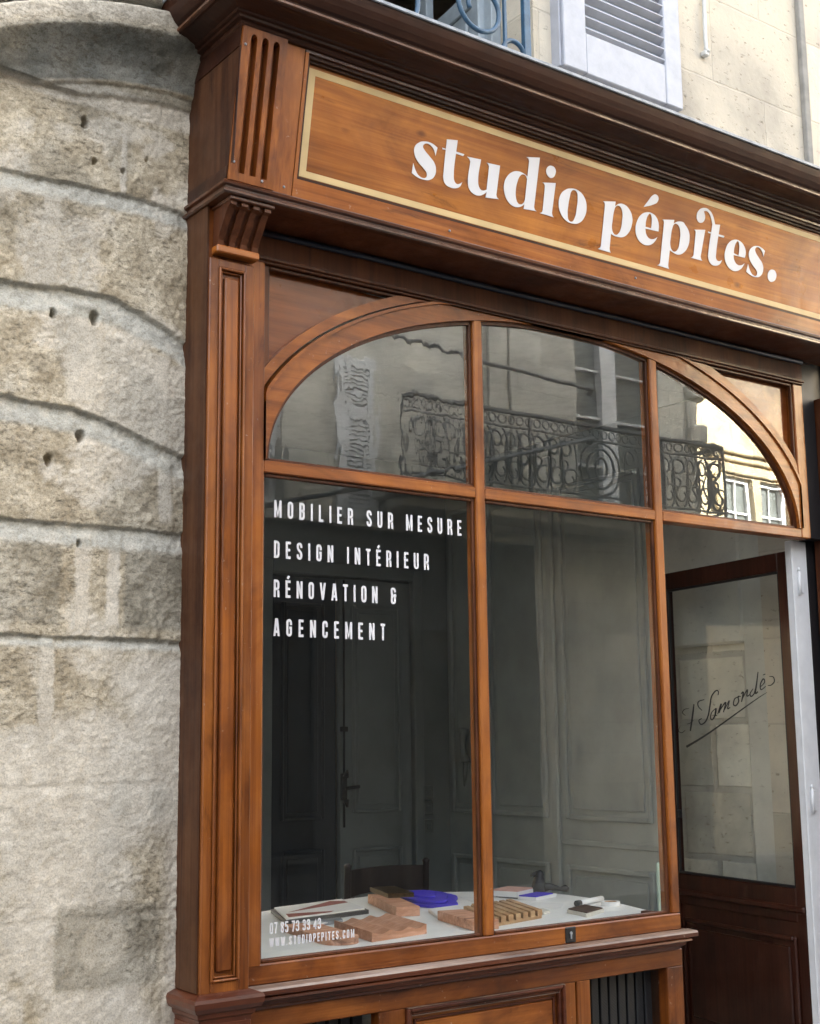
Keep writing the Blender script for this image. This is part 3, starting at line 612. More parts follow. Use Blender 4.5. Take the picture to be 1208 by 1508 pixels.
# bottom moulding
b = MB()
b.mitre([(-0.03, 3.376), (0.012, 3.374), (0.017, 3.368), (0.015, 3.361), (0.004, 3.357), (0.003, 3.350), (0.008, 3.347), (0.014, 3.342), (0.014, 3.336), (0.008, 3.332), (-0.02, 3.332)], -0.268, FY, 0.09, XR)
b.build('lower_moulding', 'mould', fas)
b = MB(); b.box(-0.25, XR, -0.228, -0.022, 3.3325, 3.346, 0.0); b.build('soffit', 'dark_v', fas)  # underside shade put into the soffit's dark wood
mb = MB(); mb.tube([(-0.10, -0.030, 3.318), (0.4, -0.036, 3.320), (1.0, -0.034, 3.317), (1.7, -0.036, 3.320), (2.4, -0.034, 3.318), (2.84, -0.036, 3.320)], 0.011, 8); mb.build('cable', 'cable_dark', shop, 'dark blue cable running under the soffit')
# sign panel + gold border
sp_ = MB(); tbox(sp_, 0.0, XR, FY+0.0345, FY+0.05, 3.455, 3.829); sign = sp_.build('sign_panel', 'sign', shop)
GO = FY+0.0335
b = MB(); gw = 0.021
tbox(b, 0.008, XR, GO, GO+0.003, 3.463, 3.463+gw); tbox(b, 0.008, XR, GO, GO+0.003, 3.819-gw, 3.819); tbox(b, 0.008, 0.008+gw*1.25, GO, GO+0.003, 3.463+gw, 3.819-gw)
b.build('gold_border', 'gold', sign)
# --- small screw heads
for (x, z, off) in ((-0.256, 3.80, -0.014), (-0.256, 3.43, -0.014), (-0.15, 3.392, -0.014), (-0.06, 3.40, 0.001), (0.62, 3.40, -0.003), (1.55, 3.41, -0.003)):
    m = MB(); y = ty(FY+off, z); m.tube([(x, y+0.002, z), (x, y-0.0005, z), (x, y-0.0018, z)], [0.0048, 0.0045, 0.002], 8); m.build('screw', 'lead', fas)
# --- cornice
cor_prof = [(-0.02, 3.856), (0.006, 3.856), (0.012, 3.862), (0.012, 3.871), (0.026, 3.873), (0.028, 3.881), (0.038, 3.883), (0.042, 3.889), (0.060, 3.893), (0.082, 3.899), (0.098, 3.903), (0.106, 3.903), (0.112, 3.909), (0.113, 3.917), (0.108, 3.922), (0.110, 3.928), (0.120, 3.934), (0.134, 3.952), (0.146, 3.973), (0.153, 3.992), (0.156, 4.003), (0.150, 4.004), (-0.30, 4.05)]
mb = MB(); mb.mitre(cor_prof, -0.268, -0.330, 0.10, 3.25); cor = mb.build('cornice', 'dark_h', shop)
mb = MB(); mb.mitre([(0.159, 4.000), (0.163, 4.003), (0.163, 4.013), (0.157, 4.018), (-0.33, 4.068)], -0.268, -0.330, 0.10, 3.25, cap=False); mb.build('lead_flashing', 'lead', cor)
mb = MB(); mb.mitre([(0.1085, 3.9065), (0.1155, 3.910), (0.1160, 3.917), (0.1095, 3.9205)], -0.268, -0.330, 0.10, 3.25, cap=False); mb.build('lit_bead_line', 'bead', cor)  # lighter overlay paints the lit line along the bead

# --- window frame
CX, CZ, EA, EB = 1.39, 2.54, 1.382, 0.682
def ell(w, t): return (CX+(EA+w)*math.cos(t), CZ+(EB+w)*math.sin(t))
def ellz(w, x):
    u = (x-CX)/(EA+w); return CZ+(EB+w)*math.sqrt(max(0.0, 1-u*u))
ZH = 3.215; XL, XRR = -0.03, 2.825
NT_ = 96
frame = thing('x', 'y', 'z'); COL.objects.unlink(frame); bpy.data.objects.remove(frame)
FYF, FYB = -0.020, 0.045
mb = MB()
mb.box(XL-0.07, -0.003, FYF-0.004, FYB, 0.93, ZH+0.12, 0.003)                # left stile, next to the pilaster
mb.box(0.900, 0.942, FYF, FYB, 0.936, 3.185, 0.004); mb.box(1.846, 1.889, FYF, FYB, 0.936, 3.186, 0.004)
mb.box(2.79, XRR+0.03, FYF, FYB, 2.497, ZH, 0.004)
win = mb.build('window_frame', 'frame_v', shop)
mb = MB()
mb.box(-0.003, 0.8995, FYF+0.001, FYB, 2.496, 2.538, 0.004); mb.box(0.9425, 1.8455, FYF+0.001, FYB, 2.496, 2.538, 0.004); mb.box(1.8895, 2.7895, FYF+0.001, FYB, 2.496, 2.538, 0.004)
mb.build('transom', 'frame_h', win)
mb = MB(); mb.box(-0.098, 1.889, FYF-0.002, FYB, 0.8735, 0.9355, 0.004); mb.build('bottom_rail', 'lower_h', win)
# beads round every pane (inner lip, slightly behind the front)
def bead(mb, x0, x1, z0, z1, w=0.012, y0=-0.008, y1=0.01):
    mb.box(x0, x0+w, y0, y1, z0, z1, 0.003); mb.box(x1-w, x1, y0, y1, z0, z1, 0.003); mb.box(x0+w, x1-w, y0, y1, z0, z0+w, 0.003); mb.box(x0+w, x1-w, y0, y1, z1-w, z1, 0.003)
mb = MB()
bead(mb, -0.003, 0.900, 0.9355, 2.496); bead(mb, 0.942, 1.846, 0.9355, 2.496)
for (x0, x1) in ((-0.003, 0.900), (0.942, 1.846), (1.889, 2.79)):
    mb.box(x0, x1, -0.008, 0.01, 2.538, 2.548, 0.002)
    if x0 > 0: mb.box(x0, x0+0.012, -0.008, 0.01, 2.548, ellz(0, max(x0, 0.03)), 0.002)
    if x1 < 2: mb.box(x1-0.012, x1, -0.008, 0.01, 2.548, ellz(0, x1), 0.002)
ts = [math.pi*k/NT_ for k in range(NT_+1)]
mb.strip([ell(-0.014, t) for t in ts], [ell(0.004, t) for t in ts], -0.008, 0.01)
mb.build('glazing_bead', 'dark_v', win)
# arch bands
def clipo(p): return (min(max(p[0], XL+0.028), XRR-0.035), min(p[1], ZH))
mb = MB(); mb.strip([ell(0.0, t) for t in ts], [clipo(ell(0.068, t)) for t in ts], FYF-0.004, FYB); mb.build('arch', 'frame_h', win)
mb = MB(); mb.strip([clipo(ell(0.0685, t)) for t in ts], [clipo(ell(0.080, t)) for t in ts], FYF-0.013, FYB-0.01)
mb.build('arch_bead', 'frame_h', win)
mb = MB(); mb.strip([clipo(ell(0.088, t)) for t in ts], [clipo(ell(0.125, t)) for t in ts], FYF+0.004, FYB-0.004); mb.build('outer_arch', 'frame_h', win)
# head
mb = MB(); mb.box(-0.10, XRR+0.03, FYF-0.006, FYB, ZH+0.001, 3.345, 0.003); mb.box(-0.10, XRR+0.03, FYF-0.016, FYF-0.004, ZH+0.010, ZH+0.022, 0.003); mb.build('head_rail', 'dark_v', win)  # head rail wood darkened for the shade under the soffit
# spandrels
def spandrel(side):
    w = 0.125; pts = []
    if side < 0:
        xa = -0.003; tsx = [t for t in ts if t > math.pi/2]
    else:
        xa = 2.79; tsx = [t for t in ts if t < math.pi/2]
    arc = [ell(w-0.01, t) for t in tsx]; arc = [p for p in arc if p[1] < ZH and (p[0] > xa if side < 0 else p[0] < xa)]
    arc.sort(key=lambda p: p[0])
    poly = arc+([(xa, ZH)] if side < 0 else [(xa, ZH)])
    m = MB(); m.prism(poly, 0.018, 0.035, 'xz'); s_ = m.build('spandrel_panel', 'panel', shop)
    # framing moulding: a thin lip on the straight sides
    m = MB()
    if side < 0: m.box(xa, xa+0.024, -0.012, 0.006, arc[0][1]+0.0, ZH, 0.003); m.box(xa+0.024, arc[-1][0], -0.012, 0.006, ZH-0.012, ZH, 0.003)
    else: m.box(xa-0.012, xa, -0.012, 0.006, arc[-1][1], ZH, 0.003); m.box(arc[0][0], xa-0.012, -0.012, 0.006, ZH-0.012, ZH, 0.003)
    m.build('spandrel_moulding', 'dark_v', s_)
spandrel(-1); spandrel(1)
# panes
def pane(poly, mat, name='window_pane', parent=None):
    mb = MB(); bm = mb.bm
    A = [bm.verts.new((a, 0.002, b)) for a, b in poly]; f = bm.faces.new(A); bm.normal_update()
    if f.normal.y > 0: bmesh.ops.reverse_faces(bm, faces=[f])
    return mb.build(name, mat, parent or shop, recalc=False)
p_low1 = pane([(0.0, 0.937), (0.9, 0.937), (0.9, 2.495), (0.0, 2.495)], 'glass_low')
p_low2 = pane([(0.942, 0.937), (1.846, 0.937), (1.846, 2.495), (0.942, 2.495)], 'glass_mid')
def uppane(x0, x1, mat):
    n = 28; xs = [x0+(x1-x0)*k/n for k in range(n+1)]
    return pane([(x0, 2.539), (x1, 2.539)]+[(x, ellz(0.002, x)) for x in xs[::-1]], mat)
uppane(CX-EA-0.001, 0.90, 'glass_wavy'); uppane(0.942, 1.846, 'glass'); uppane(1.889, CX+EA+0.001, 'glass_right')
# keyhole plate
mb = MB(); kx, kz = 1.300, 0.906
mb.box(kx-0.026, kx+0.026, FYF-0.0055, FYF, kz-0.028, kz+0.028, 0.003)
kh = mb.build('lock_plate', 'iron', win); mb = MB(); mb.tube([(kx, FYF-0.0085, kz+0.006), (kx, FYF-0.004, kz+0.006)], 0.006, 10); mb.box(kx-0.003, kx+0.003, FYF-0.0082, FYF-0.004, kz-0.014, kz+0.004); mb.build('keyhole', 'lead', kh)
# --- sill + stall riser
mb = MB(); mb.mitre([(-0.05, 0.848), (-0.006, 0.848), (0.0, 0.843), (0.002, 0.836), (-0.016, 0.830), (-0.018, 0.818), (-0.03, 0.812), (-0.034, 0.804), (-0.05, 0.80)], -0.105, -0.070, 0.05, 1.893, right=True)
sill = mb.build('sill', 'base_h', shop)
mb = MB(); mb.prism([(0.045, 0.8725), (-0.024, 0.8725), (-0.070, 0.8695), (-0.076, 0.864), (-0.076, 0.851), (-0.070, 0.8482), (0.045, 0.8482)], -0.097, 1.925, 'yz'); mb.build('sill_board', 'base_h', sill)
mb = MB(); mb.prism([(-0.025, 0.8733), (-0.0250, 0.8745), (-0.071, 0.8712), (-0.0755, 0.8662), (-0.0765, 0.8650), (-0.0765, 0.8642)], -0.096, 1.924, 'yz'); mb.build('sill_top', 'pale_strip', sill, 'pale upper face of the sill')  # pale strip laid over the sill's upper face
mb = MB()
mb.box(-0.095, 1.889, -0.022, 0.03, 0.738, 0.802, 0.003)                       # top rail
mb.box(-0.095, 1.889, -0.022, 0.03, 0.20, 0.275, 0.003); mb.box(-0.095, 1.889, -0.028, 0.03, 0.0, 0.20, 0.004)
rz = (0.275, 0.738)
riser = mb.build('stall_riser', 'lower_h', shop)
mb = MB()
mb.bm.free()
for (a, c) in ((-0.095, -0.02), (0.445, 0.551), (1.262, 1.318), (1.326, 1.392), (1.80, 1.889)):
    mb = MB(); mb.box(a, c, -0.0215, 0.03, rz[0], rz[1], 0.003); mb.build('stile', 'lower_v', riser)
mb = MB()
x0, x1, z0, z1 = 0.552, 1.262, 0.275, 0.738
def rframe(mb, x0, x1, z0, z1, w, y0, y1, bev=0.003):
    mb.box(x0, x0+w, y0, y1, z0, z1, bev); mb.box(x1-w, x1, y0, y1, z0, z1, bev); mb.box(x0+w, x1-w, y0, y1, z1-w, z1, bev); mb.box(x0+w, x1-w, y0, y1, z0, z0+w, bev)
rframe(mb, x0, x1, z0, z1, 0.014, -0.036, 0.0, 0.005); rframe(mb, x0+0.014, x1-0.014, z0+0.014, z1-0.014, 0.012, -0.024, 0.0, 0.004); rframe(mb, x0+0.040, x1-0.040, z0+0.04, z1-0.04, 0.008, -0.016, 0.0, 0.003)
mb.build('panel_moulding', 'base_h', riser)
mb = MB(); mb.box(x0+0.01, x1-0.01, -0.006, 0.02, z0+0.01, z1-0.01); mb.box(x0+0.048, x1-0.048, -0.013, 0.0, z0+0.05, z1-0.05, 0.005); mb.build('raised_panel', 'lower_h', riser)
for (a, c) in ((-0.02, 0.445), (1.392, 1.80)):
    mb = MB(); mb.box(a, c, 0.10, 0.12, rz[0], rz[1]); mb.build('vent_recess', 'darkvoid', riser)
    mb = MB(); n = int(round((c-a)/0.052))
    for k in range(n):
        xx = a+0.02+k*(c-a-0.03)/n; mb.box(xx, xx+0.036, 0.045, 0.058, rz[0], rz[1], 0.002)
        zz = rz[0]
        while zz < rz[1]-0.03:
            mb.box(xx+0.001, xx+0.035, 0.0435, 0.046, zz, zz+0.0035, rot=(Matrix.Rotation(R_(38), 3, 'Y'), (xx+0.018, 0.045, zz))); zz += 0.011
    mb.build('vent_grille', 'meshgrille', riser, 'dark woven metal grille behind the opening')
mb = MB(); mb.box(x0+0.004, x1-0.004, -0.0345, -0.021, z1-0.0003, z1+0.0012); mb.build('pale_edge', 'pale_strip', riser)  # thin pale strip along the moulding's upper edge
mb = MB(); mb.box(x0+0.020, x1-0.020, -0.0232, -0.0125, z1-0.0272, z1-0.0258); mb.build('pale_edge', 'pale_strip', riser)
# side return of the bulkhead into the doorway
mb = MB(); mb.box(1.850, 1.888, 0.031, 0.16, 0.0, 0.93, 0.003); mb.build('bulkhead_side', 'dark_v', shop)
# --- door leaf
TH = R_(10); HG = Vector((2.83, 0.07, 0)); DE = Vector((math.sin(TH), math.cos(TH), 0)); DN = Vector((-math.cos(TH), math.sin(TH), 0))
def dmap(co): return HG+DE*co.x+DN*(-co.y)+Vector((0, 0, co.z))     # x along leaf, -y out of the visible face
L = 1.0; ZT = 2.452
mb = MB()
mb.box(0.0, 0.085, -0.022, 0.022, 0.02, ZT, 0.003); mb.box(L-0.07, L, -0.022, 0.022, 0.02, ZT, 0.003)
mb.box(0.085, L-0.07, -0.021, 0.021, ZT-0.085, ZT, 0.003); mb.box(0.085, L-0.07, -0.021, 0.021, 0.80, 0.945, 0.003); mb.box(0.085, L-0.07, -0.021, 0.021, 0.02, 0.20, 0.003)
mb.box(0.085, L-0.07, -0.008, 0.008, 0.20, 0.80); mb.xform(dmap)
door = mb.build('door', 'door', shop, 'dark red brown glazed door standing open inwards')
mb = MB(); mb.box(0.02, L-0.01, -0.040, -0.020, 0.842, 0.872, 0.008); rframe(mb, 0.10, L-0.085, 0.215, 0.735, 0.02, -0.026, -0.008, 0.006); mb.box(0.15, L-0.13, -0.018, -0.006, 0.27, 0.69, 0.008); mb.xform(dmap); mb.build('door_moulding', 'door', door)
mb = MB(); bead(mb, 0.085, L-0.07, 0.945, ZT-0.085, 0.012, -0.017, -0.004); mb.xform(dmap); mb.build('glazing_bead', 'iron', door)
mb = MB(); A = [mb.bm.verts.new(dmap(Vector(p))) for p in ((0.085, 0, 0.945), (L-0.07, 0, 0.945), (L-0.07, 0, ZT-0.085), (0.085, 0, ZT-0.085))]; mb.bm.faces.new(A); mb.build('door_pane', 'glass_door', door, recalc=False)
mb = MB(); mb.box(0.895, 0.915, -0.03, -0.005, 1.215, 1.255, 0.003); mb.xform(dmap); mb.build('door_catch', 'iron', door)
# white jamb with hinges
mb = MB(); mb.box(2.792, 2.905, 0.050, 0.085, 0.0, 2.494, 0.004); mb.box(2.792, 2.815, 0.046, 0.058, 0.0, 2.494, 0.003)
jamb = mb.build('door_jamb', 'whitepaint', shop, 'white painted jamb on the hinge side of the door')
for z in (2.30, 1.33, 0.45):
    mb = MB(); mb.tube([(2.834, 0.044, z-0.055), (2.834, 0.044, z+0.055)], 0.007, 8); mb.box(2.830, 2.868, 0.046, 0.052, z-0.045, z+0.045, 0.002); mb.tube([(2.834, 0.044, z+0.055), (2.834, 0.044, z+0.072)], [0.0085, 0.003], 8); mb.build('hinge', 'whitepaint', jamb)
mb = MB(); mb.box(2.91, 3.15, 0.052, 0.09, 0.0, 3.45); mb.box(2.857, 2.95, -0.012, 0.04, 2.499, 3.333, 0.004); mb.build('lining_and_dark_gap', 'iron', shop)  # black boards stand in for the shaded gap beside the jamb

# ================================================================== LETTERING
def ray(px, py):
    return rt*((px-604)/FPX)-up*((py-754)/FPX)+fw
SIGN_OFF = GO-0.0012
def sign_pt(px, py):
    d = ray(px, py); t = (SIGN_OFF-TILT*(CAM.z-ZR)-CAM.y)/(d.y+TILT*d.z); return CAM+d*t
def curve_letter(outlines, mapper, name, mat, parent, thick=0.0012, nrm=Vector((0, -1, 0)), holes=()):
    """closed outlines -> filled mesh lying on the surface, a little proud of it"""
    cu = bpy.data.curves.new('t', 'CURVE'); cu.dimensions = '2D'; cu.fill_mode = 'BOTH'; cu.resolution_u = 6; cu.extrude = thick/2
    for pts in outlines:
        sp = cu.splines.new('BEZIER'); sp.bezier_points.add(len(pts)-1); sp.use_cyclic_u = True
        for bp, p in zip(sp.bezier_points, pts):
            bp.co = (p[0], p[1], 0); h = 'VECTOR' if len(p) > 2 else 'AUTO'; bp.handle_left_type = h; bp.handle_right_type = h
    ob = bpy.data.objects.new('t', cu); COL.objects.link(ob)
    dg = bpy.context.evaluated_depsgraph_get(); me = bpy.data.meshes.new_from_object(ob.evaluated_get(dg))
    COL.objects.unlink(ob); bpy.data.objects.remove(ob)
    o0 = origin(parent)
    for v in me.vertices: v.co = mapper(v.co) - o0
    me.materials.clear(); me.materials.append(M[mat])
    return me
LET = []
def zz(ox, oy, s, pts): return [((ox+p[0]/s), (oy+p[1]/s)) + ((1,) if len(p) > 2 else ()) for p in pts]
Z1 = (590, 190, 8.053); Z2 = (720, 220, 7.55); Z3 = (870, 270, 8.629); Z4 = (1000, 290, 7.55)
c = 1
LET.append([zz(*Z1, [(415, 318, c), (438, 222, c), (375, 172), (290, 148), (215, 162), (168, 215), (166, 295), (205, 385), (275, 470), (312, 530), (305, 570), (268, 582), (215, 550), (178, 490), (152, 405, c), (133, 522, c), (200, 572), (280, 602), (350, 602), (402, 560), (420, 485), (402, 405), (345, 325), (285, 250), (266, 208), (285, 178), (325, 175), (375, 212), (402, 262)])])
LET.append([zz(*Z1, [(550, 122, c), (678, 134, c), (631, 560), (640, 620), (668, 652), (698, 650), (732, 630, c), (705, 682), (650, 703), (585, 690), (530, 650), (508, 585), (512, 500)]),])
LET.append([zz(*Z1, [(495, 222, c), (540, 235, c), (539, 246, c), (498, 240, c)])])
LET.append([zz(*Z1, [(660, 268, c), (757, 300, c), (743, 322, c), (657, 292, c)])])
LET.append([zz(*Z1, [(790, 328, c), (955, 362, c), (920, 610), (930, 685), (955, 722), (985, 730), (1022, 718, c), (1050, 442, c), (1038, 415), (1022, 400, c), (1180, 435, c), (1136, 780, c), (1145, 812), (1165, 832, c), (1006, 812, c), (1022, 748, c), (985, 775), (930, 790), (860, 765), (815, 710), (800, 635), (828, 385, c), (815, 355)])])
LET.append([zz(*Z2, [(420, 85, c), (568, 92, c), (503, 640, c), (511, 668), (530, 687, c), (386, 662, c), (397, 612, c), (345, 640), (270, 630), (205, 565), (172, 470), (172, 375), (205, 300), (260, 252), (320, 243), (380, 264), (430, 302, c), (448, 132, c), (440, 105)]),
            zz(*Z2, [(426, 330, c), (412, 295), (385, 277), (348, 295), (318, 360), (300, 450), (302, 540), (322, 595), (355, 612), (385, 595), (402, 560, c)])])
LET.append([zz(*Z2, [(690, 182), (738, 215), (742, 268), (700, 318), (655, 292), (638, 238), (655, 196)])])
LET.append([zz(*Z2, [(597, 368, c), (744, 375, c), (702, 705, c), (708, 735), (720, 754, c), (566, 708, c), (590, 698), (600, 672, c), (624, 405, c), (615, 382)])])
LET.append([zz(*Z2, [(905, 435), (990, 455), (1060, 530), (1087, 640), (1065, 750), (1010, 815), (930, 825), (850, 785), (795, 700), (777, 595), (800, 500), (850, 450)]),
            zz(*Z2, [(945, 452), (978, 475), (988, 540), (978, 650), (955, 760), (925, 803), (890, 790), (876, 720), (884, 620), (900, 530), (917, 470)])])
def pglyph(Z, q, e): return q
LET.append([zz(*Z3, [(158, 228, c), (317, 232, c), (310, 290, c), (360, 260), (430, 272), (490, 330), (528, 430), (520, 540), (480, 630), (420, 680), (350, 682), (290, 662), (258, 638, c), (240, 825, c), (244, 855), (255, 882, c), (90, 832, c), (118, 818), (130, 795, c), (182, 275, c), (175, 245)]),
            zz(*Z3, [(345, 284), (380, 302), (403, 370), (400, 470), (385, 570), (355, 635), (320, 655), (287, 630), (270, 570), (277, 480), (300, 340), (318, 298)])])
LET.append([zz(*Z3, [(673, 300, c), (740, 210), (785, 155), (825, 140), (860, 178), (850, 235), (800, 268)])])
LET.append([zz(*Z3, [(862, 612, c), (864, 520), (835, 432), (780, 382), (710, 368), (640, 400), (588, 485), (570, 590), (592, 690), (650, 763), (725, 788), (790, 765), (828, 720), (847, 685, c), (800, 708), (748, 702), (708, 655), (694, 574, c)]),
            zz(*Z3, [(696, 552, c), (705, 470), (735, 398), (755, 387), (773, 420), (776, 500), (768, 572, c)])])
a3 = zz(*Z3, [(915, 460, c), (1063, 465, c), (1053, 512, c), (1110, 486), (1185, 502)]); a4 = zz(*Z4, [(62, 300), (108, 380), (117, 470), (96, 560), (52, 620), (0, 642)]); a5 = zz(*Z3, [(1070, 893), (1005, 848, c), (985, 1035, c), (987, 1062), (997, 1088, c), (846, 1040, c), (872, 1028), (882, 1005, c), (932, 500, c), (928, 478)])
LET.append([a3+a4+a5, zz(*Z3, [(1085, 512), (1120, 542), (1138, 620), (1130, 740), (1110, 830), (1070, 868), (1035, 852), (1012, 790), (1017, 690), (1040, 560), (1058, 522)])])
LET.append([zz(*Z4, [(168, 364, c), (292, 366, c), (241, 662, c), (247, 690), (260, 710, c), (131, 676, c), (152, 664), (163, 645, c), (187, 388, c), (180, 372)])])
LET.append([zz(*Z4, [(457, 310, c), (412, 640), (414, 690), (440, 714), (480, 702, c), (455, 746), (405, 765), (350, 738), (325, 670), (329, 600), (372, 305, c), (358, 240), (335, 182), (305, 157), (277, 160, c), (290, 212), (280, 265), (245, 288), (210, 268), (197, 210), (225, 145), (280, 122), (330, 140), (372, 195), (402, 306, c)])])
LET.append([zz(*Z4, [(325, 384, c), (357, 395, c), (355, 407, c), (325, 399, c)])])
LET.append([zz(*Z4, [(442, 416, c), (505, 434, c), (498, 454, c), (439, 437, c)])])
LET.append([zz(*Z4, [(733, 678, c), (742, 610), (715, 530), (670, 487), (615, 475), (555, 510), (517, 590), (508, 670), (530, 750), (580, 810), (635, 825), (690, 800), (716, 765), (729, 740, c), (690, 760), (648, 752), (615, 705), (606, 645, c)]),
            zz(*Z4, [(609, 625, c), (617, 560), (640, 502), (655, 493), (669, 530), (670, 590), (662, 652, c)])])
LET.append([zz(*Z4, [(940, 665, c), (957, 602, c), (920, 567), (860, 545), (810, 562), (780, 612), (782, 680), (818, 755), (858, 812), (870, 850), (855, 878), (830, 873), (795, 830), (768, 748, c), (748, 832, c), (800, 872), (855, 892), (905, 880), (935, 820), (928, 745), (890, 680), (857, 625), (846, 588), (857, 563), (890, 565), (925, 610)])])
LET.append([zz(*Z4, [(1035, 808), (1074, 835), (1080, 900), (1045, 942), (1002, 930), (987, 880), (1000, 828)])])
def join_meshes(mes, name, parent):
    bm = bmesh.new()
    for me in mes: bm.from_mesh(me); bpy.data.meshes.remove(me)
    me = bpy.data.meshes.new(name); bm.to_mesh(me); bm.free(); return me
def sgn(co):
    # curve space: x,z of the sign plane -> world
    return Vector((co.x, ty(SIGN_OFF, co.y)-co.z, co.y))
mes = []
for outl in LET:
    oo = []
    for pts in outl:
        q = []
        for p in pts:
            w = sign_pt(p[0], p[1]); q.append((w.x, w.z)+((1,) if len(p) > 2 else ()))
        oo.append(q)
    mes.append(curve_letter(oo, sgn, 'l', 'white_letter', sign))
me = join_meshes(mes, 'lettering', sign); me.materials.append(M['white_letter']); o = bpy.data.objects.new('lettering', me); COL.objects.link(o); o.parent = sign
o['label'] = 'white serif lettering reading studio pépites.'

# condensed capitals on the window: ribbons with rounded bends
def arc(cx, cz, rx, rz, a0, a1, n=6): return [(cx+rx*math.cos(R_(a0+(a1-a0)*k/n)), cz+rz*math.sin(R_(a0+(a1-a0)*k/n))) for k in range(n+1)]
S_ = 0.148; h_ = S_/2
def glyphs():
    G = {}; w = 0.40; l, r = h_, w-h_; m = w/2; rx = m-h_
    O = arc(m, 1-h_-0.13, rx, 0.13, 0, 180)+arc(m, h_+0.13, rx, 0.13, 180, 360)
    G['O'] = (w, [(O, True)]); G['0'] = G['O']
    G['I'] = (S_, [([(h_, 0), (h_, 1)], False)])
    G['L'] = (0.345, [([(l, 1), (l, h_), (0.345, h_)], False)])
    G['E'] = (0.355, [([(0.355, 1-h_), (l, 1-h_), (l, h_), (0.355, h_)], False), ([(l+h_-0.01, 0.51), (0.32, 0.51)], False)])
    G['É'] = (0.355, G['E'][1]+[([(0.13, 1.09), (0.25, 1.26)], False)])
    G['T'] = (0.37, [([(0, 1-h_), (0.37, 1-h_)], False), ([(0.185, 1-S_+0.01), (0.185, 0)], False)])
    G['M'] = (0.52, [([(h_, 0), (h_, 1.0)], False), ([(h_, 1.12), (0.26, -0.02), (0.52-h_, 1.12)], False), ([(0.52-h_, 0), (0.52-h_, 1.0)], False)])
    G['N'] = (0.42, [([(h_, 0), (h_, 1)], False), ([(h_, 1.06), (0.42-h_, -0.06)], False), ([(0.42-h_, 0), (0.42-h_, 1)], False)])
    G['U'] = (w, [([(l, 1)]+arc(m, h_+0.13, rx, 0.13, 180, 360)+[(r, 1)], False)])
    G['C'] = (w, [([(r, 0.64)]+arc(m, 1-h_-0.13, rx, 0.13, 0, 180)+arc(m, h_+0.13, rx, 0.13, 180, 360)+[(r, 0.36)], False)])
    G['G'] = (w, [([(r, 0.66)]+arc(m, 1-h_-0.13, rx, 0.13, 0, 180)+arc(m, h_+0.13, rx, 0.13, 180, 360)+[(r, 0.50), (m+0.01, 0.50)], False)])
    Spath = [(r, 0.70)]+arc(m, 1-h_-0.13, rx, 0.13, 0, 180)+[(l, 0.70), (l+0.035, 0.60), (r-0.035, 0.42), (r, 0.31)]+arc(m, h_+0.13, rx, 0.13, 0, -180)+[(l, 0.31)]
    G['S'] = (w, [(Spath, False)])
    D = [(l, h_), (l, 1-h_)]+arc(m-0.02, 1-h_-0.13, rx+0.02, 0.13, 90, 0)+arc(m-0.02, h_+0.13, rx+0.02, 0.13, 0, -90)
    G['D'] = (w, [(D, True)])
    R1 = [(l, 0), (l, 1-h_)]+arc(m-0.02, 1-h_-0.12, rx+0.02, 0.12, 90, 0)+arc(m-0.02, 0.47+0.12, rx+0.02, 0.12, 0, -90)+[(l+h_-0.01, 0.47)]
    G['R'] = (w, [(R1, False), ([(r-0.025, 0.40), (r, 0.30), (r+0.01, 0.0)], False)])
    G['P'] = (w, [(R1, False)])
    B2 = [(l, h_), (l, 1-h_)]+arc(m-0.02, 1-h_-0.11, rx+0.02, 0.11, 90, 0)+arc(m-0.02, 0.53+0.11, rx+0.02, 0.11, 0, -70)+arc(m-0.02, 0.51-0.11, rx+0.02, 0.11, 70, 0)+arc(m-0.02, h_+0.11, rx+0.02, 0.11, 0, -90)
    G['B'] = (w, [(B2, True), ([(l+h_-0.01, 0.52), (m+0.03, 0.52)], False)])
    G['V'] = (0.42, [([(0.06, 1.05), (0.21, -0.05)], False), ([(0.21, -0.05), (0.36, 1.05)], False)])
    G['A'] = (0.43, [([(0.065, -0.05), (0.195, 1.05)], False), ([(0.235, 1.05), (0.365, -0.05)], False), ([(0.13, 0.25), (0.30, 0.25)], False)])
    G['W'] = (0.58, [([(0.06, 1.05), (0.165, -0.05)], False), ([(0.165, -0.05), (0.29, 0.95)], False), ([(0.29, 0.95), (0.415, -0.05)], False), ([(0.415, -0.05), (0.52, 1.05)], False)])
    G['&'] = (0.44, [([(0.36, 0.72)]+arc(0.20, 0.85, 0.12, 0.085, 0, 180)+[(0.08, 0.70), (0.10, 0.58), (0.19, 0.52)], False), ([(0.24, 0.52), (0.10, 0.46)]+arc(0.20, h_+0.10, 0.125, 0.10, 180, 360)+[(0.325, 0.62)], False), ([(0.36, 0.52), (0.44, 0.52)], False)])
    G['.'] = (0.16, [([(0.08, 0), (0.08, 0.15)], False)])
    G['7'] = (0.38, [([(0.0, 1-h_), (0.31, 1-h_), (0.15, 0)], False)])
    G['8'] = (w, [(arc(m, 0.75, rx, 0.175, 0, 360, 14)[:-1], True), (arc(m, 0.28, rx, 0.205, 0, 360, 14)[:-1], True)])
    G['5'] = (w, [([(0.37, 1-h_), (l, 1-h_), (l, 0.58), (m, 0.62)]+arc(m, 0.46, rx, 0.14, 60, 0)+arc(m, h_+0.13, rx, 0.13, 0, -180)+[(l, 0.30)], False)])
    G['3'] = (w, [([(l, 0.72)]+arc(m, 1-h_-0.12, rx, 0.12, 180, 0)+[(r, 0.64), (r-0.03, 0.55), (m, 0.52), (r-0.03, 0.48), (r, 0.40)]+arc(m, h_+0.12, rx, 0.12, 0, -180)+[(l, 0.28)], False)])
    G['4'] = (0.42, [([(0.28, 0), (0.28, 0.95), (0.05, 0.28), (0.42, 0.28)], False)])
    return G
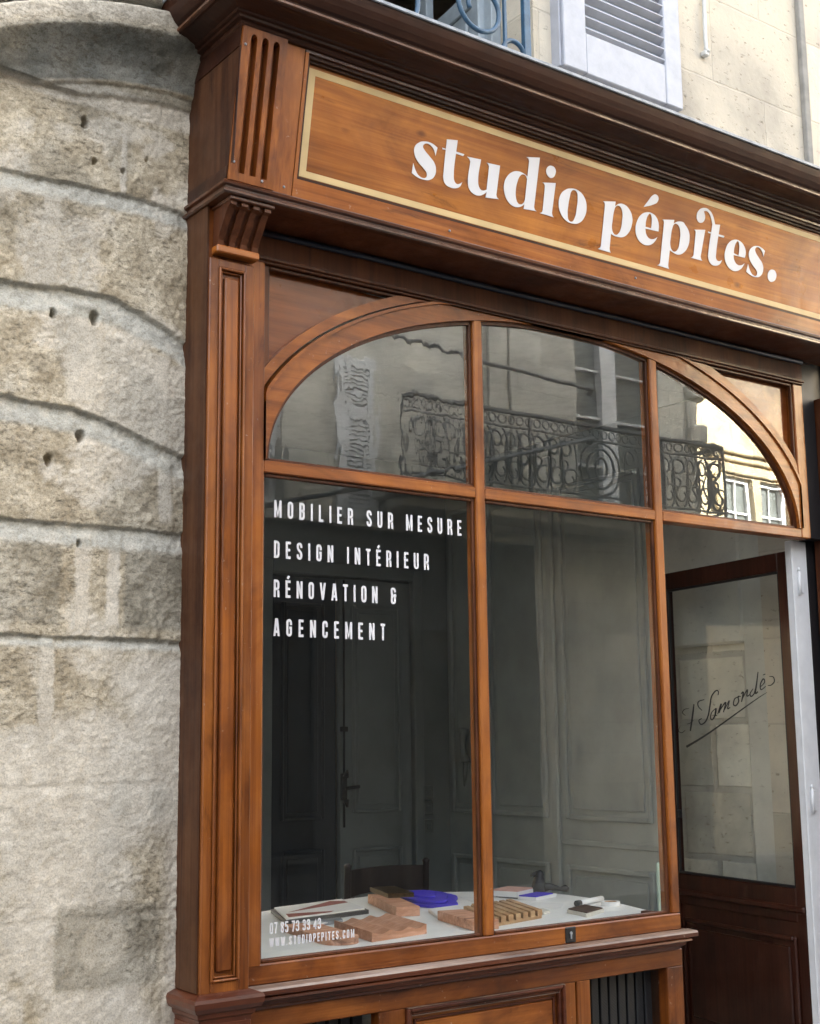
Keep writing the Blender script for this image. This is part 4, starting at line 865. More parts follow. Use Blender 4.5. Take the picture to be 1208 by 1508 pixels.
GL = glyphs()
def ribbon(bm, pts, w, closed, fn, lift):
    P = [Vector(p) for p in pts]
    Q = [P[0]]
    for p in P[1:]:
        if (p-Q[-1]).length > 1e-4: Q.append(p)
    if closed and (Q[0]-Q[-1]).length < 1e-4: Q.pop()
    P = Q; n = len(P); A = []; B = []
    for i in range(n):
        d0 = (P[i]-P[i-1]).normalized() if (closed or i > 0) else None
        d1 = (P[(i+1) % n]-P[i]).normalized() if (closed or i < n-1) else None
        if d0 is None: d0 = d1
        if d1 is None: d1 = d0
        n0 = Vector((-d0.y, d0.x)); n1 = Vector((-d1.y, d1.x)); mm = n0+n1
        if mm.length < 1e-3: mm = n0.copy()
        mm.normalize(); k = w/2/max(0.25, mm.dot(n0))
        A.append(P[i]+mm*k); B.append(P[i]-mm*k)
    va = [bm.verts.new(fn(p.x, p.y, lift)) for p in A]; vb = [bm.verts.new(fn(p.x, p.y, lift)) for p in B]
    for i in range(n if closed else n-1):
        j = (i+1) % n
        try: bm.faces.new((va[i], va[j], vb[j], vb[i]))
        except ValueError: pass
def text_line(bm, s, x0, x1, z0, hgt):
    n = len(s); nat = sum((GL[ch][0] if ch != ' ' else 0.17) for ch in s)
    k = hgt*0.93                              # horizontal scale of the glyphs
    trk = ((x1-x0)-nat*k)/(n-1)
    x = x0
    for ch in s:
        if ch == ' ': x += 0.17*k+trk; continue
        w, paths = GL[ch]
        for q, (p, cl) in enumerate(paths):
            top = 1.5 if (ch == 'É' and q == 2) else 1.0
            ribbon(bm, p, S_, cl, lambda a, b, lf: (x+a*k, -0.0002-0.0003*lf, z0+min(max(b, 0.0), top)*hgt), q)
        x += w*k+trk
def window_text(lines, parent, label):
    if len(lines) > 1:
        for ln in lines: window_text([ln], parent, 'white capitals reading '+ln[0])
        return
    bm = bmesh.new()
    for ln in lines: text_line(bm, *ln)
    # glyph tops are trimmed square by construction; centre lines already sit half a stroke inside
    mb = MB(); mb.bm.free(); mb.bm = bm
    mb.build('lettering', 'white_letter', parent, label, recalc=True)
window_text([('MOBILIER SUR MESURE', 0.050, 0.842, 2.352, 0.058), ('DESIGN INTÉRIEUR', 0.050, 0.690, 2.216, 0.058), ('RÉNOVATION &', 0.050, 0.545, 2.086, 0.058), ('AGENCEMENT', 0.050, 0.497, 1.958, 0.058)], p_low1, 'white condensed capitals reading MOBILIER SUR MESURE DESIGN INTÉRIEUR RÉNOVATION & AGENCEMENT')
window_text([('07 85 73 33 43', 0.042, 0.233, 1.020, 0.034), ('WWW.STUDIOPEPITES.COM', 0.042, 0.362, 0.981, 0.027)], p_low1, 'small white lettering with telephone number and web address')
# script on the door
def door_pt(px, py):
    d = ray(px, py); a, b, c2, d2 = d.x, -DE.x, d.y, -DE.y; rx_, ry_ = HG.x-CAM.x, HG.y-CAM.y
    det = a*d2-b*c2; t = (rx_*d2-b*ry_)/det; w = CAM+d*t; return w
bm = bmesh.new()
def script(pts, w, lift):
    q = [Vector((990+p[0]/7.55, 980+p[1]/7.55)) for p in pts]
    out = []
    for i in range(len(q)-1):                                      # Catmull-Rom smoothing
        p0 = q[max(i-1, 0)]; p1 = q[i]; p2 = q[i+1]; p3 = q[min(i+2, len(q)-1)]
        for k in range(5):
            t = k/5; out.append(0.5*((2*p1)+(p2-p0)*t+(2*p0-5*p1+4*p2-p3)*t*t+(3*p1-p0-3*p2+p3)*t**3))
    out.append(q[-1]); n = len(out)
    for i in range(n-1):
        a, b = out[i], out[i+1]; d = (b-a)
        if d.length < 1e-6: continue
        nn = Vector((-d.y, d.x)).normalized()
        wa = (w[0]+(w[1]-w[0])*i/(n-1) if isinstance(w, tuple) else w*(0.55+0.45*math.sin(math.pi*(i+0.5)/n)))/7.55/2*0.86
        off = DN*(0.0012+0.0004*lift)
        e = d.normalized()*0.12
        bm.faces.new([bm.verts.new(door_pt(*v)+off) for v in (a-nn*wa-e, a+nn*wa-e, b+nn*wa+e, b-nn*wa+e)])
for i, (p, w) in enumerate([([(245, 430), (232, 540), (205, 728)], 22), ([(190, 480), (140, 488), (118, 525), (150, 556)], 10), ([(168, 652), (205, 640), (240, 612)], 8), ([(90, 678), (78, 730), (112, 748), (150, 720)], 9),
        ([(338, 500), (296, 455), (298, 402), (362, 380)], 15), ([(512, 330), (517, 292), (490, 280), (440, 345), (422, 450), (405, 550), (370, 628), (322, 655), (300, 612), (332, 590)], 18),
        ([(485, 478), (442, 525), (430, 585), (452, 602), (485, 540), (492, 475), (480, 540), (500, 560)], 17), ([(510, 540), (550, 425), (528, 528)], 18), ([(535, 500), (600, 408), (575, 520)], 18), ([(590, 490), (640, 390), (622, 480), (650, 465)], 16),
        ([(748, 350), (700, 368), (684, 430), (710, 447), (742, 400), (735, 345), (765, 345)], 17), ([(770, 315), (795, 298), (775, 405)], 20), ([(785, 370), (840, 268), (835, 340), (865, 325)], 17),
        ([(905, 258), (872, 310), (882, 345), (915, 315), (930, 255)], 16), ([(960, 72), (945, 200), (930, 310), (960, 290)], 20), ([(985, 238), (1030, 188), (1018, 148), (985, 205), (990, 270), (1042, 232)], 16), ([(1012, 108), (1040, 95)], 12),
        ([(1085, 122), (1128, 128), (1140, 178), (1105, 218), (1068, 222)], 15)]):
    script(p, w, i % 5)
script([(165, 905), (420, 748), (900, 405), (1060, 300)], (30, 4), 6)
mb = MB(); mb.bm.free(); mb.bm = bm; mb.build('signature', 'black_letter', door, 'dark slanting script signature with a long underline', recalc=True)

# ================================================================== INTERIOR
mb = MB(); mb.box(-0.5, 3.5, 0.05, 3.5, -0.05, 0.012); o = mb.build('shop_floor', 'floor'); props(o, 'worn dark floor inside the shop', kind='structure')
mb = MB(); mb.box(-0.4, 3.5, 0.046, 3.5, 3.40, 3.455); o = mb.build('shop_ceiling', 'ceiling'); props(o, 'grey ceiling inside the shop', kind='structure')
mb = MB(); mb.box(-0.45, -0.226, 0.16, 3.4, 0.0, 3.4); o = mb.build('plain_wall', 'interior'); props(o, 'plain grey side wall inside the shop behind the left pane', 'wall')
# back wall with doors
bw = thing('back_wall', 'grey panelled back wall of the shop seen through the left pane', 'wall', (1.5, 3.14, 0))
mb = MB(); mb.box(-0.45, -0.2, 3.14, 3.30, 0, 3.4); mb.box(-0.2, 1.65, 3.14, 3.30, 0, 0.75); mb.box(-0.2, 1.65, 3.14, 3.30, 2.45, 3.4); mb.box(1.65, 1.86, 3.14, 3.30, 0, 3.4); mb.box(1.86, 2.90, 3.14, 3.30, 2.62, 3.4); mb.box(2.90, 3.25, 3.14, 3.30, 0, 3.4); mb.build('plaster', 'interior', bw)  # opening left of the doors is added to let fill light in
mb = MB(); rframe(mb, -0.2, 1.65, 0.75, 2.45, 0.06, 3.2, 3.26, 0.004); mb.box(0.70, 0.75, 3.2, 3.26, 0.81, 2.39, 0.004); mb.build('added_courtyard_window', 'whitepaint', bw)  # frame of the added window, out of view, that brightens the room
mb = MB(); mb.box(1.79, 1.86, 3.10, 3.15, 0, 2.70, 0.006); mb.box(2.90, 2.97, 3.10, 3.15, 0, 2.70, 0.006); mb.box(1.86, 2.90, 3.10, 3.15, 2.62, 2.70, 0.006); mb.build('door_casing', 'interior', bw)
def pdoor(x0, x1, y, mat, label, panels):
    d = thing('panelled_door', label, 'door', ((x0+x1)/2, y, 0))
    mb = MB(); mb.box(x0, x1, y, y+0.04, 0.01, 2.61, 0.004); mb.build('door_leaf', mat, d)
    for (z0, z1) in panels:
        mb = MB(); rframe(mb, x0+0.085, x1-0.085, z0, z1, 0.022, y-0.014, y+0.001, 0.006); mb.box(x0+0.13, x1-0.13, y-0.008, y+0.001, z0+0.045, z1-0.045, 0.006); mb.build('door_panel', mat, d)
    return d
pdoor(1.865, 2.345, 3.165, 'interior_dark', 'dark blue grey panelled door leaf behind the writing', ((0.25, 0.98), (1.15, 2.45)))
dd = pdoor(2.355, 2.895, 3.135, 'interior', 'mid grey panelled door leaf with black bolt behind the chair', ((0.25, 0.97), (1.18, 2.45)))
mb = MB(); bx = 2.375
mb.tube([(bx, 3.12, 1.10), (bx, 3.12, 2.6)], 0.007, 8); mb.box(bx-0.02, bx+0.02, 3.112, 3.135, 1.26, 1.42, 0.004); mb.tube([(bx, 3.11, 1.33), (bx+0.09, 3.085, 1.34)], 0.011, 8); mb.tube([(bx, 3.10, 1.40), (bx, 3.085, 1.44)], [0.02, 0.006], 8); mb.tube([(bx, 3.10, 1.26), (bx, 3.085, 1.22)], [0.02, 0.006], 8); mb.box(bx-0.025, bx+0.025, 3.11, 3.13, 1.67, 1.70, 0.003)
mb.build('bolt', 'iron', dd)
# right side wall: panelling at the back, bare stone near the street
rw = thing('panelled_wall', 'grey green panelled side wall seen through the middle pane', 'wall', (3.2, 2.1, 0))
mb = MB(); mb.box(3.2, 3.4, 1.28, 3.14, 0, 3.4); mb.build('backing', 'interior_light', rw)
def ypanel(y0, y1, z0, z1):
    m = MB(); rframe(m, y0, y1, z0, z1, 0.028, -0.022, 0.001, 0.006); m.box(y0+0.055, y1-0.055, -0.010, 0.001, z0+0.055, z1-0.055, 0.008); m.xform(lambda co: Vector((3.2+co.y, co.x, co.z))); m.build('wall_panel', 'interior_light', rw)
for (a, b_) in ((1.36, 2.04), (2.19, 2.70), (2.82, 3.10)): ypanel(a, b_, 0.15, 0.905); ypanel(a, b_, 1.158, 3.1)
mb = MB()
for (a, w_, t_) in ((2.085, 0.06, 0.03), (2.76, 0.03, 0.03)): mb.box(3.2-t_, 3.2, a, a+w_, 0, 3.3, 0.01)
mb.box(3.17, 3.2, 1.29, 3.13, 0.0, 0.12, 0.004); mb.box(3.185, 3.2, 1.29, 2.08, 1.015, 1.045, 0.004); mb.build('pilaster_strip', 'interior_light', rw)
sw = thing('stone_side_wall', 'bare stone wall with a shallow recess seen through the open door glass', 'wall', (3.2, 0.7, 0))
mb = MB(); mb.box(3.205, 3.4, 0.046, 1.279, 0, 3.4)
mb.build('stonework', 'room_stone', sw)
mb = MB(); mb.box(3.150, 3.206, 0.046, 0.655, 0, 3.4, 0.012); mb.box(3.150, 3.206, 0.655, 1.279, 2.08, 3.4, 0.012); mb.build('render', 'room_plaster', sw)
# intercom and switch plates
o = thing('intercom_handset', 'grey intercom handset hanging on the panelled wall left of the mullion', 'phone', (3.17, 2.86, 1.5))
mb = MB(); mb.box(3.145, 3.17, 2.83, 2.95, 1.47, 1.67, 0.015, seg=2); mb.build('base', 'phone', o)
mb = MB(); mb.tube([(3.13, 2.89, 1.48), (3.118, 2.89, 1.52), (3.112, 2.89, 1.58), (3.118, 2.89, 1.64), (3.13, 2.89, 1.68)], [0.03, 0.024, 0.02, 0.024, 0.03], 10); mb.build('handset', 'phone', o)
mb = MB(); mb.tube([(3.14, 2.87, 1.47), (3.13, 2.88, 1.38), (3.13, 2.90, 1.33), (3.14, 2.92, 1.40), (3.15, 2.93, 1.47)], 0.006, 6); mb.build('cord', 'phone', o)
for k, (z, nm) in enumerate(((1.29, 'top'), (1.19, 'middle'), (1.08, 'bottom'))):
    mb = MB(); mb.box(2.965, 3.045, 3.108, 3.14, z-0.04, z+0.04, 0.004); mb.box(2.985, 3.025, 3.102, 3.110, z-0.02, z+0.02, 0.004)
    o = mb.build('switch_plate', 'phone'); props(o, '%s one of three grey switch plates in a column beside the inner door' % nm, 'switch', 'switch plates beside the inner door')

# --- table
TZ = 0.915
tb = thing('display_table', 'white display table with rounded far corners filling the shop window', 'table', (1.0, 0.7, 0))
out = [(-0.20, 0.175), (1.955, 0.185), (2.04, 0.45), (2.095, 0.70), (2.10, 0.86), (2.085, 0.98), (2.02, 1.10), (1.87, 1.24), (1.72, 1.36), (1.60, 1.425), (1.45, 1.435), (1.29, 1.405), (0.996, 1.34), (0.73, 1.26), (0.30, 1.10), (-0.20, 0.95)]
mb = MB(); mb.prism(out, TZ-0.03, TZ, 'xy'); bmesh.ops.bevel(mb.bm, geom=[e for e in mb.bm.edges if abs(e.verts[0].co.z-e.verts[1].co.z) < 1e-4], offset=0.004, segments=1, affect='EDGES'); mb.build('tabletop', 'tabletop', tb)
for (x, y) in ((0.0, 0.3), (1.8, 0.3), (1.6, 1.25), (0.2, 0.9)):
    mb = MB(); mb.box(x-0.03, x+0.03, y-0.03, y+0.03, 0.012, TZ-0.03, 0.004); mb.build('leg', 'interior', tb)
mb = MB(); mb.box(-0.19, 1.88, 0.047, 0.165, 0.80, 0.892, 0.003); o = mb.build('window_ledge', 'ledge'); props(o, 'pale narrow ledge between shop window and white table', 'ledge')
# --- chair
ch = thing('dining_chair', 'dark wooden chair with curved back rail behind the white table', 'chair', (1.65, 1.75, 0))
mb = MB()
for k in range(1): pass
n = 10; pts_f = []; 
rows = []
for k in range(n+1):
    x = 1.425+0.445*k/n; u = (k/n-0.5)*2; y = 1.63+0.05*(1-u*u)
    rows.append([mb.bm.verts.new(p) for p in ((x, y, 0.90-0.012*u*u), (x, y, 1.015-0.004*u*u), (x, y+0.02, 1.015-0.004*u*u), (x, y+0.02, 0.90-0.012*u*u))])
for a, b_ in zip(rows[:-1], rows[1:]):
    for k in range(4): mb.bm.faces.new((a[k], a[(k+1) % 4], b_[(k+1) % 4], b_[k]))
mb.bm.faces.new(rows[0]); mb.bm.faces.new(rows[-1][::-1]); mb.build('backrest', 'chairwood', ch)
for x in (1.415, 1.875):
    mb = MB(); mb.tube([(x, 1.70, 0.012), (x, 1.66, 0.45), (x, 1.635, 0.9), (x, 1.63, 1.02), (x, 1.63, 1.035), (x, 1.63, 1.045)], [0.015, 0.02, 0.017, 0.016, 0.02, 0.008], 10); mb.build('back_post', 'chairwood', ch)
    mb = MB(); mb.tube([(x, 2.05, 0.012), (x, 2.05, 0.44)], [0.014, 0.02], 10); mb.build('leg', 'chairwood', ch)
mb = MB(); mb.box(1.40, 1.89, 1.65, 2.08, 0.44, 0.475, 0.01); mb.build('seat', 'chairwood', ch)

# --- samples on the table
def quadbox(name, corners, z0, h, mat, label, cat, group=None):
    """flat slab from four ground corners"""
    cx = sum(p[0] for p in corners)/len(corners); cy = sum(p[1] for p in corners)/len(corners)
    mb = MB(); mb.prism(corners, z0, z0+h, 'xy'); 
    bmesh.ops.bevel(mb.bm, geom=list(mb.bm.edges), offset=min(0.002, h*0.2), segments=1, affect='EDGES')
    o = mb.build(name, mat, loc=(cx, cy, z0)); props(o, label, cat, group); return o
def rect(ax, ay, bx, by, w):
    a = Vector((ax, ay)); b = Vector((bx, by)); d = (b-a).normalized(); n = Vector((-d.y, d.x))*w
    return [tuple(a), tuple(b), tuple(b+n), tuple(a+n)]
T0 = TZ+0.0008
# portfolio with red triangles on black backing
pf = thing('portfolio', 'white portfolio with red triangle print and black edge at left of table', 'portfolio', (0.85, 1.0, T0))
cr = [(0.60, 0.83), (1.035, 0.90), (1.15, 1.27), (0.74, 1.19)]
mb = MB(); mb.prism(cr, T0, T0+0.016, 'xy'); mb.build('back_cover', 'blackcard', pf)
cr2 = [(0.612, 0.850), (1.025, 0.915), (1.135, 1.258), (0.752, 1.182)]
mb = MB(); mb.prism(cr2, T0+0.0165, T0+0.022, 'xy'); mb.build('page', 'paper', pf)
def lerp2(u, v):
    a = Vector(cr2[0]).lerp(Vector(cr2[1]), u); b = Vector(cr2[3]).lerp(Vector(cr2[2]), u); return tuple(a.lerp(b, v))
mb = MB(); mb.prism([lerp2(0.05, 0.35), lerp2(0.62, 0.10), lerp2(0.55, 0.02), lerp2(0.04, 0.06)], T0+0.0221, T0+0.0226, 'xy'); mb.prism([lerp2(0.10, 0.45), lerp2(0.80, 0.92), lerp2(0.97, 0.78), lerp2(0.97, 0.62)], T0+0.0221, T0+0.0226, 'xy'); mb.build('red_print', 'redprint', pf)
# rounded pale wood boards at front left
def roundboard(name, ax, ay, bx, by, w, h, z, mat, label):
    a = Vector((ax, ay)); b = Vector((bx, by)); d = (b-a).normalized(); n = Vector((-d.y, d.x)); Lb = (b-a).length
    pts = [tuple(a+n*w), tuple(a)]
    m = w/2
    for k in range(13):
        t = -math.pi/2+math.pi*k/12; pts.append(tuple(a+d*(Lb-m+m*math.cos(t))+n*(m+m*math.sin(t))))
    mb = MB(); mb.prism(pts, z, z+h, 'xy'); o = mb.build(name, mat, loc=(ax, ay, z)); props(o, label, 'wood sample', 'wood samples on the table')
roundboard('wood_sample', 0.50, 0.70, 0.43, 0.255, 0.135, 0.024, T0, 'beech', 'pale board with rounded end under the small lettering')
quadbox('slate_sample', [(0.56, 0.715), (0.80, 0.735), (0.83, 0.80), (0.60, 0.79)], T0, 0.014, 'lead', 'grey stone sample between the portfolio and the grooved board', 'sample')
quadbox('sticky_note', [(0.585, 0.60), (0.65, 0.61), (0.645, 0.68), (0.575, 0.67)], T0+0.0245, 0.003, 'paper', 'small white note lying on the pale round ended board', 'note')
# grooved board
def grooved(corner, ex, ey, h, n, depth, mat, label, name):
    a = Vector(corner); ex = Vector(ex); ey = Vector(ey); mb = MB(); nn = 40; prof = []
    for k in range(nn+1):
        u = k/nn; prof.append((u, h-depth*(0.5-0.5*math.cos(2*math.pi*n*u))**0.7*(0 < u < 1)))
    rows = []
    for v in (0, 1):
        top = [mb.bm.verts.new((*(a+ex*u+ey*v), T0+z)) for u, z in prof]; bot = [mb.bm.verts.new((*(a+ex*u+ey*v), T0)) for u, z in prof]; rows.append((top, bot))
    (t0, b0), (t1, b1) = rows
    for k in range(nn):
        for q in ((t0[k], t0[k+1], t1[k+1], t1[k]), (b0[k], b1[k], b1[k+1], b0[k+1]), (t0[k], b0[k], b0[k+1], t0[k+1]), (t1[k], t1[k+1], b1[k+1], b1[k])): mb.bm.faces.new(q)
    mb.bm.faces.new((t0[0], t1[0], b1[0], b0[0])); mb.bm.faces.new((t0[-1], b0[-1], b1[-1], t1[-1]))
    o = mb.build(name, mat, loc=(a.x, a.y, T0)); props(o, label, 'wood sample', 'wood samples on the table')
grooved((0.600, 0.245), (0.275, 0.045), (0.075, 0.36), 0.034, 3, 0.011, 'beech', 'pink beech board with deep rounded grooves at front of table', 'grooved_board')
quadbox('wood_block', rect(1.235, 1.20, 1.062, 0.745, 0.10), T0, 0.038, 'beech', 'long pink beech block supporting the brass clipboard', 'wood sample', 'wood samples on the table')
bc = thing('sample_book', 'dark bronze covered sample book resting on the pink block', 'book', (1.33, 1.15, T0+0.039))
mb = MB(); mb.prism(rect(1.30, 1.28, 1.21, 1.01, 0.115), T0+0.0395, T0+0.058, 'xy'); mb.build('cover', 'brass', bc)
mb = MB(); mb.prism(rect(1.305, 1.27, 1.222, 1.02, 0.108), T0+0.044, T0+0.0545, 'xy'); mb.xform(lambda co: co+Vector((-0.004, -0.006, 0))); mb.build('pages', 'oak', bc)
# ultramarine blob tray
pts = []
for k in range(28):
    t = 2*math.pi*k/28; r = 1+0.13*math.sin(3*t+0.6)+0.08*math.sin(2*t); pts.append((1.475+0.185*r*math.cos(t)*0.9+0.04*math.sin(t), 1.11+0.25*r*math.sin(t)))
mb = MB(); mb.prism(pts, T0, T0+0.010, 'xy', smooth=True); mb.prism([(1.475+(a-1.475)*0.75-0.01, 1.11+(b-1.11)*0.75) for a, b in pts], T0+0.010, T0+0.024, 'xy', smooth=True); mb.prism([(1.465+(a-1.475)*0.45, 1.12+(b-1.11)*0.45) for a, b in pts], T0+0.024, T0+0.034, 'xy', smooth=True)
o = mb.build('pigment_mound', 'klein', loc=(1.475, 1.11, T0)); props(o, 'bright ultramarine blue rounded mound in the middle of the table', 'sample')
quadbox('white_tile', [(1.16, 0.60), (1.26, 0.50), (1.42, 0.80), (1.25, 0.78)], T0, 0.014, 'paper', 'white tile left of the mullion in front of the blue mound', 'tile')
quadbox('wood_block', rect(1.130, 0.560, 1.045, 0.235, 0.11), T0, 0.036, 'beech', 'pink beech block beside the mullion at the table edge', 'wood sample', 'wood samples on the table')
quadbox('wood_block', rect(1.43, 0.72, 1.33, 0.48, 0.06), T0+0.0, 0.026, 'oak', 'short brown oak block half hidden behind the mullion', 'wood sample', 'wood samples on the table')
quadbox('paper_sheet', [(1.60, 0.92), (1.73, 0.80), (1.80, 1.0), (1.68, 1.12)], T0, 0.0015, 'paper', 'white sheet with pencil marks right of the blue mound', 'paper')
# slatted oak panel
sp = thing('slatted_panel', 'small oak panel of parallel slats by the front of the middle pane', 'wood sample', (1.35, 0.4, T0))
a = Vector((1.165, 0.255)); ex = Vector((0.325, 0.075)); ey = Vector((0.14, 0.36))
for k in range(7):
    u0 = k/7; u1 = u0+0.092
    mb = MB(); P4 = [a+ex*u0, a+ex*u1, a+ex*u1+ey, a+ex*u0+ey]; mb.prism([tuple(p) for p in P4], T0+0.012, T0+0.034, 'xy'); mb.build('slat', 'oak', sp)
for v in (0.02, 0.84):
    mb = MB(); P4 = [a+ey*v, a+ex*0.95+ey*v, a+ex*0.95+ey*(v+0.10), a+ey*(v+0.10)]; mb.prism([tuple(p) for p in P4], T0, T0+0.0118, 'xy'); mb.build('batten', 'oak', sp)
pb = thing('paint_box', 'small box with pink top standing far back on the table', 'box', (1.89, 0.96, T0))
mb = MB(); mb.prism(rect(1.82, 0.88, 1.96, 0.935, 0.13), T0+0.006, T0+0.030, 'xy'); mb.build('body', 'paper', pb); mb = MB(); mb.prism(rect(1.822, 0.882, 1.958, 0.936, 0.126), T0+0.0305, T0+0.036, 'xy'); mb.build('lid', 'pinkpaint', pb); mb = MB(); mb.prism(rect(1.83, 0.895, 1.95, 0.94, 0.11), T0, T0+0.0058, 'xy'); mb.build('foot', 'blackcard', pb)
sb = thing('swatch_book', 'blue covered swatch book beside the box with the pink top', 'book', (1.92, 0.84, T0))
mb = MB(); mb.prism(rect(1.835, 0.775, 2.01, 0.835, 0.09), T0, T0+0.014, 'xy'); mb.build('pages', 'paper', sb); mb = MB(); mb.prism(rect(1.838, 0.778, 1.985, 0.829, 0.086), T0+0.0145, T0+0.019, 'xy'); mb.build('cover', 'klein', sb)
quadbox('paper_sheet', [(1.62, 0.62), (1.75, 0.52), (1.86, 0.62), (1.80, 0.74)], T0, 0.0015, 'paper', 'blank white sheet in front of the blue swatch book', 'paper')
tl = thing('sample_tile', 'square tile with dark brown top near the right corner of table', 'tile', (1.72, 0.33, T0))
mb = MB(); mb.prism([(1.622, 0.232), (1.785, 0.30), (1.81, 0.44), (1.655, 0.38)], T0, T0+0.014, 'xy'); mb.build('tile_body', 'ledge', tl); mb = MB(); mb.prism([(1.632, 0.240), (1.78, 0.303), (1.802, 0.432), (1.66, 0.377)], T0+0.0142, T0+0.019, 'xy'); mb.build('tile_top', 'cork', tl)
quadbox('wood_chip', [(1.545, 0.40), (1.60, 0.42), (1.63, 0.50), (1.57, 0.48)], T0, 0.012, 'ledge', 'small grey chip between the slatted panel and brown tile', 'sample')
mk = thing('marker_pen', 'white marker pen with black end lying behind brown tile', 'pen', (1.9, 0.55, T0))
mb = MB(); mb.tube([(1.855, 0.515, T0+0.013), (2.03, 0.565, T0+0.013)], 0.012, 12); mb.build('barrel', 'paper', mk); mb = MB(); mb.tube([(1.825, 0.507, T0+0.013), (1.854, 0.5145, T0+0.013)], 0.0125, 12); mb.build('cap', 'blackcard', mk)
tp = thing('tape_roll', 'roll of white tape near the right corner of table', 'tape', (1.99, 0.42, T0))
def torus(mb, c, R, r, h, n=28):
    o1 = [(c[0]+R*math.cos(2*math.pi*k/n), c[1]+R*math.sin(2*math.pi*k/n)) for k in range(n)]; i1 = [(c[0]+r*math.cos(2*math.pi*k/n), c[1]+r*math.sin(2*math.pi*k/n)) for k in range(n)]
    V = [[mb.bm.verts.new((x, y, z)) for x, y in q] for q in (o1, i1) for z in (c[2], c[2]+h)]
    for k in range(n):
        j = (k+1) % n
        for A, B in ((V[0], V[1]), (V[1], V[3]), (V[3], V[2]), (V[2], V[0])): mb.bm.faces.new((A[k], A[j], B[j], B[k]))
mb = MB(); torus(mb, (1.96, 0.44, T0), 0.04, 0.027, 0.018); mb.build('tape', 'paper', tp); mb = MB(); torus(mb, (1.96, 0.44, T0), 0.0268, 0.024, 0.018); mb.build('core', 'oak', tp)
# small black dog figurine
bm = bmesh.new()
fg = MB()
fg.tube([(2.05, 1.00, T0+0.0), (2.052, 1.00, T0+0.03), (2.055, 1.0, T0+0.055), (2.056, 0.998, T0+0.075), (2.058, 0.995, T0+0.09), (2.06, 0.99, T0+0.098)], [0.030, 0.033, 0.026, 0.020, 0.019, 0.008], 12)
fg.tube([(2.055, 1.0, T0+0.02), (2.09, 0.965, T0+0.028), (2.12, 0.93, T0+0.018), (2.135, 0.905, T0+0.022), (2.14, 0.90, T0+0.03)], [0.024, 0.016, 0.010, 0.017, 0.010], 10)
fg.tube([(2.05, 1.01, T0+0.085), (2.035, 1.02, T0+0.08), (2.025, 1.025, T0+0.075)], [0.012, 0.010, 0.004], 8)
o = fg.build('figurine', 'blackcard', loc=(2.05, 1.0, T0)); props(o, 'small black reclining figurine at the far edge of table', 'figurine')
mb = MB(); mb.box(1.915, 2.02, 0.12, 0.128, 0.8925, 1.115, 0.002); o = mb.build('glass_sample', 'greenglass', loc=(1.967, 0.124, 0.8925)); props(o, 'pale green glass sample standing upright in right corner of window', 'glass sample')

# ================================================================== STREET AND FACING BUILDINGS (seen in the panes)
mb = MB(); mb.box(-120, 120, -120, 60, -0.6, -0.14); o = mb.build('street', 'asphalt'); props(o, 'dark asphalt street between the buildings', kind='structure')
mb = MB(); mb.box(-30, 30, -1.15, 0.6, -0.3, 0.0); mb.box(-30, 12.5, -7.98, -6.6, -0.3, 0.0); o = mb.build('pavement', 'pavestone'); props(o, 'stone pavement along the shopfront', kind='structure')
mb = MB(); mb.box(-30, 30, -1.30, -1.152, -0.3, 0.004, 0.01); mb.box(-30, 12.5, -6.598, -6.45, -0.3, 0.004, 0.01); o = mb.build('kerb', 'stonekerb'); props(o, 'stone kerb edging the pavement', kind='structure')
fa = thing('facing_house', 'grey stone house across the street with iron balcony, in shade, mirrored in the panes', 'house', (4, -8, 0))
FYA = -8.0
wins = [(-2.2, -1.2, 4.05, 6.25), (1.0, 2.0, 4.05, 6.25), (4.3, 4.85, 4.05, 6.25), (9.05, 10.55, 4.42, 6.9)]
mb = MB()
xs = [-16]; 
for w in wins: xs += [w[0], w[1]]
xs.append(11.2)
for k in range(0, len(xs)-1, 2): mb.box(xs[k], xs[k+1], FYA-4, FYA, 4.0, 7.35)
for (a, b_, z0, z1) in wins: mb.box(a, b_, FYA-4, FYA, z1, 7.35); mb.box(a, b_, FYA-4, FYA, 4.0, z0)
mb.build('wall', 'facing_stone', fa)
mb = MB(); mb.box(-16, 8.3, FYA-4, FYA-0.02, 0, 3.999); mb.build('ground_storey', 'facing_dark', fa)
mb = MB(); mb.box(8.301, 11.2, FYA-4, FYA-0.018, 0, 3.999); mb.build('stone_pier', 'facing_stone', fa)
for (x0, x1, z0, z1) in ((-8, -6, 0, 2.9), (-3.5, -1, 0.3, 3.0), (0.5, 1.8, 0, 2.8), (3.0, 5.2, 0.4, 3.0), (6.4, 7.6, 0, 2.8)):
    mb = MB(); mb.box(x0, x1, FYA-0.03, FYA-0.005, z0, z1, 0.004); f_ = mb.build('shop_window', 'window_dark', fa); mb = MB(); rframe(mb, x0-0.08, x1+0.08, z0-0.001, z1+0.08, 0.08, FYA-0.02, FYA+0.05, 0.005); mb.build('window_surround', 'facing_dark', f_)
mb = MB(); mb.box(-16, 11.25, FYA+0.001, FYA+0.06, 3.86, 3.98, 0.02); mb.box(-16, 11.50, FYA-4, FYA+0.30, 7.35, 7.55, 0.03)
mb.box(11.0, 11.34, FYA-0.5, FYA+0.10, 6.02, 6.25, 0.05); mb.box(10.98, 11.20, FYA-0.5, FYA+0.07, 5.60, 6.02, 0.03); mb.box(11.0, 11.30, FYA-0.5, FYA+0.12, 5.42, 5.70, 0.04); mb.build('cornice', 'facing_stone', fa)
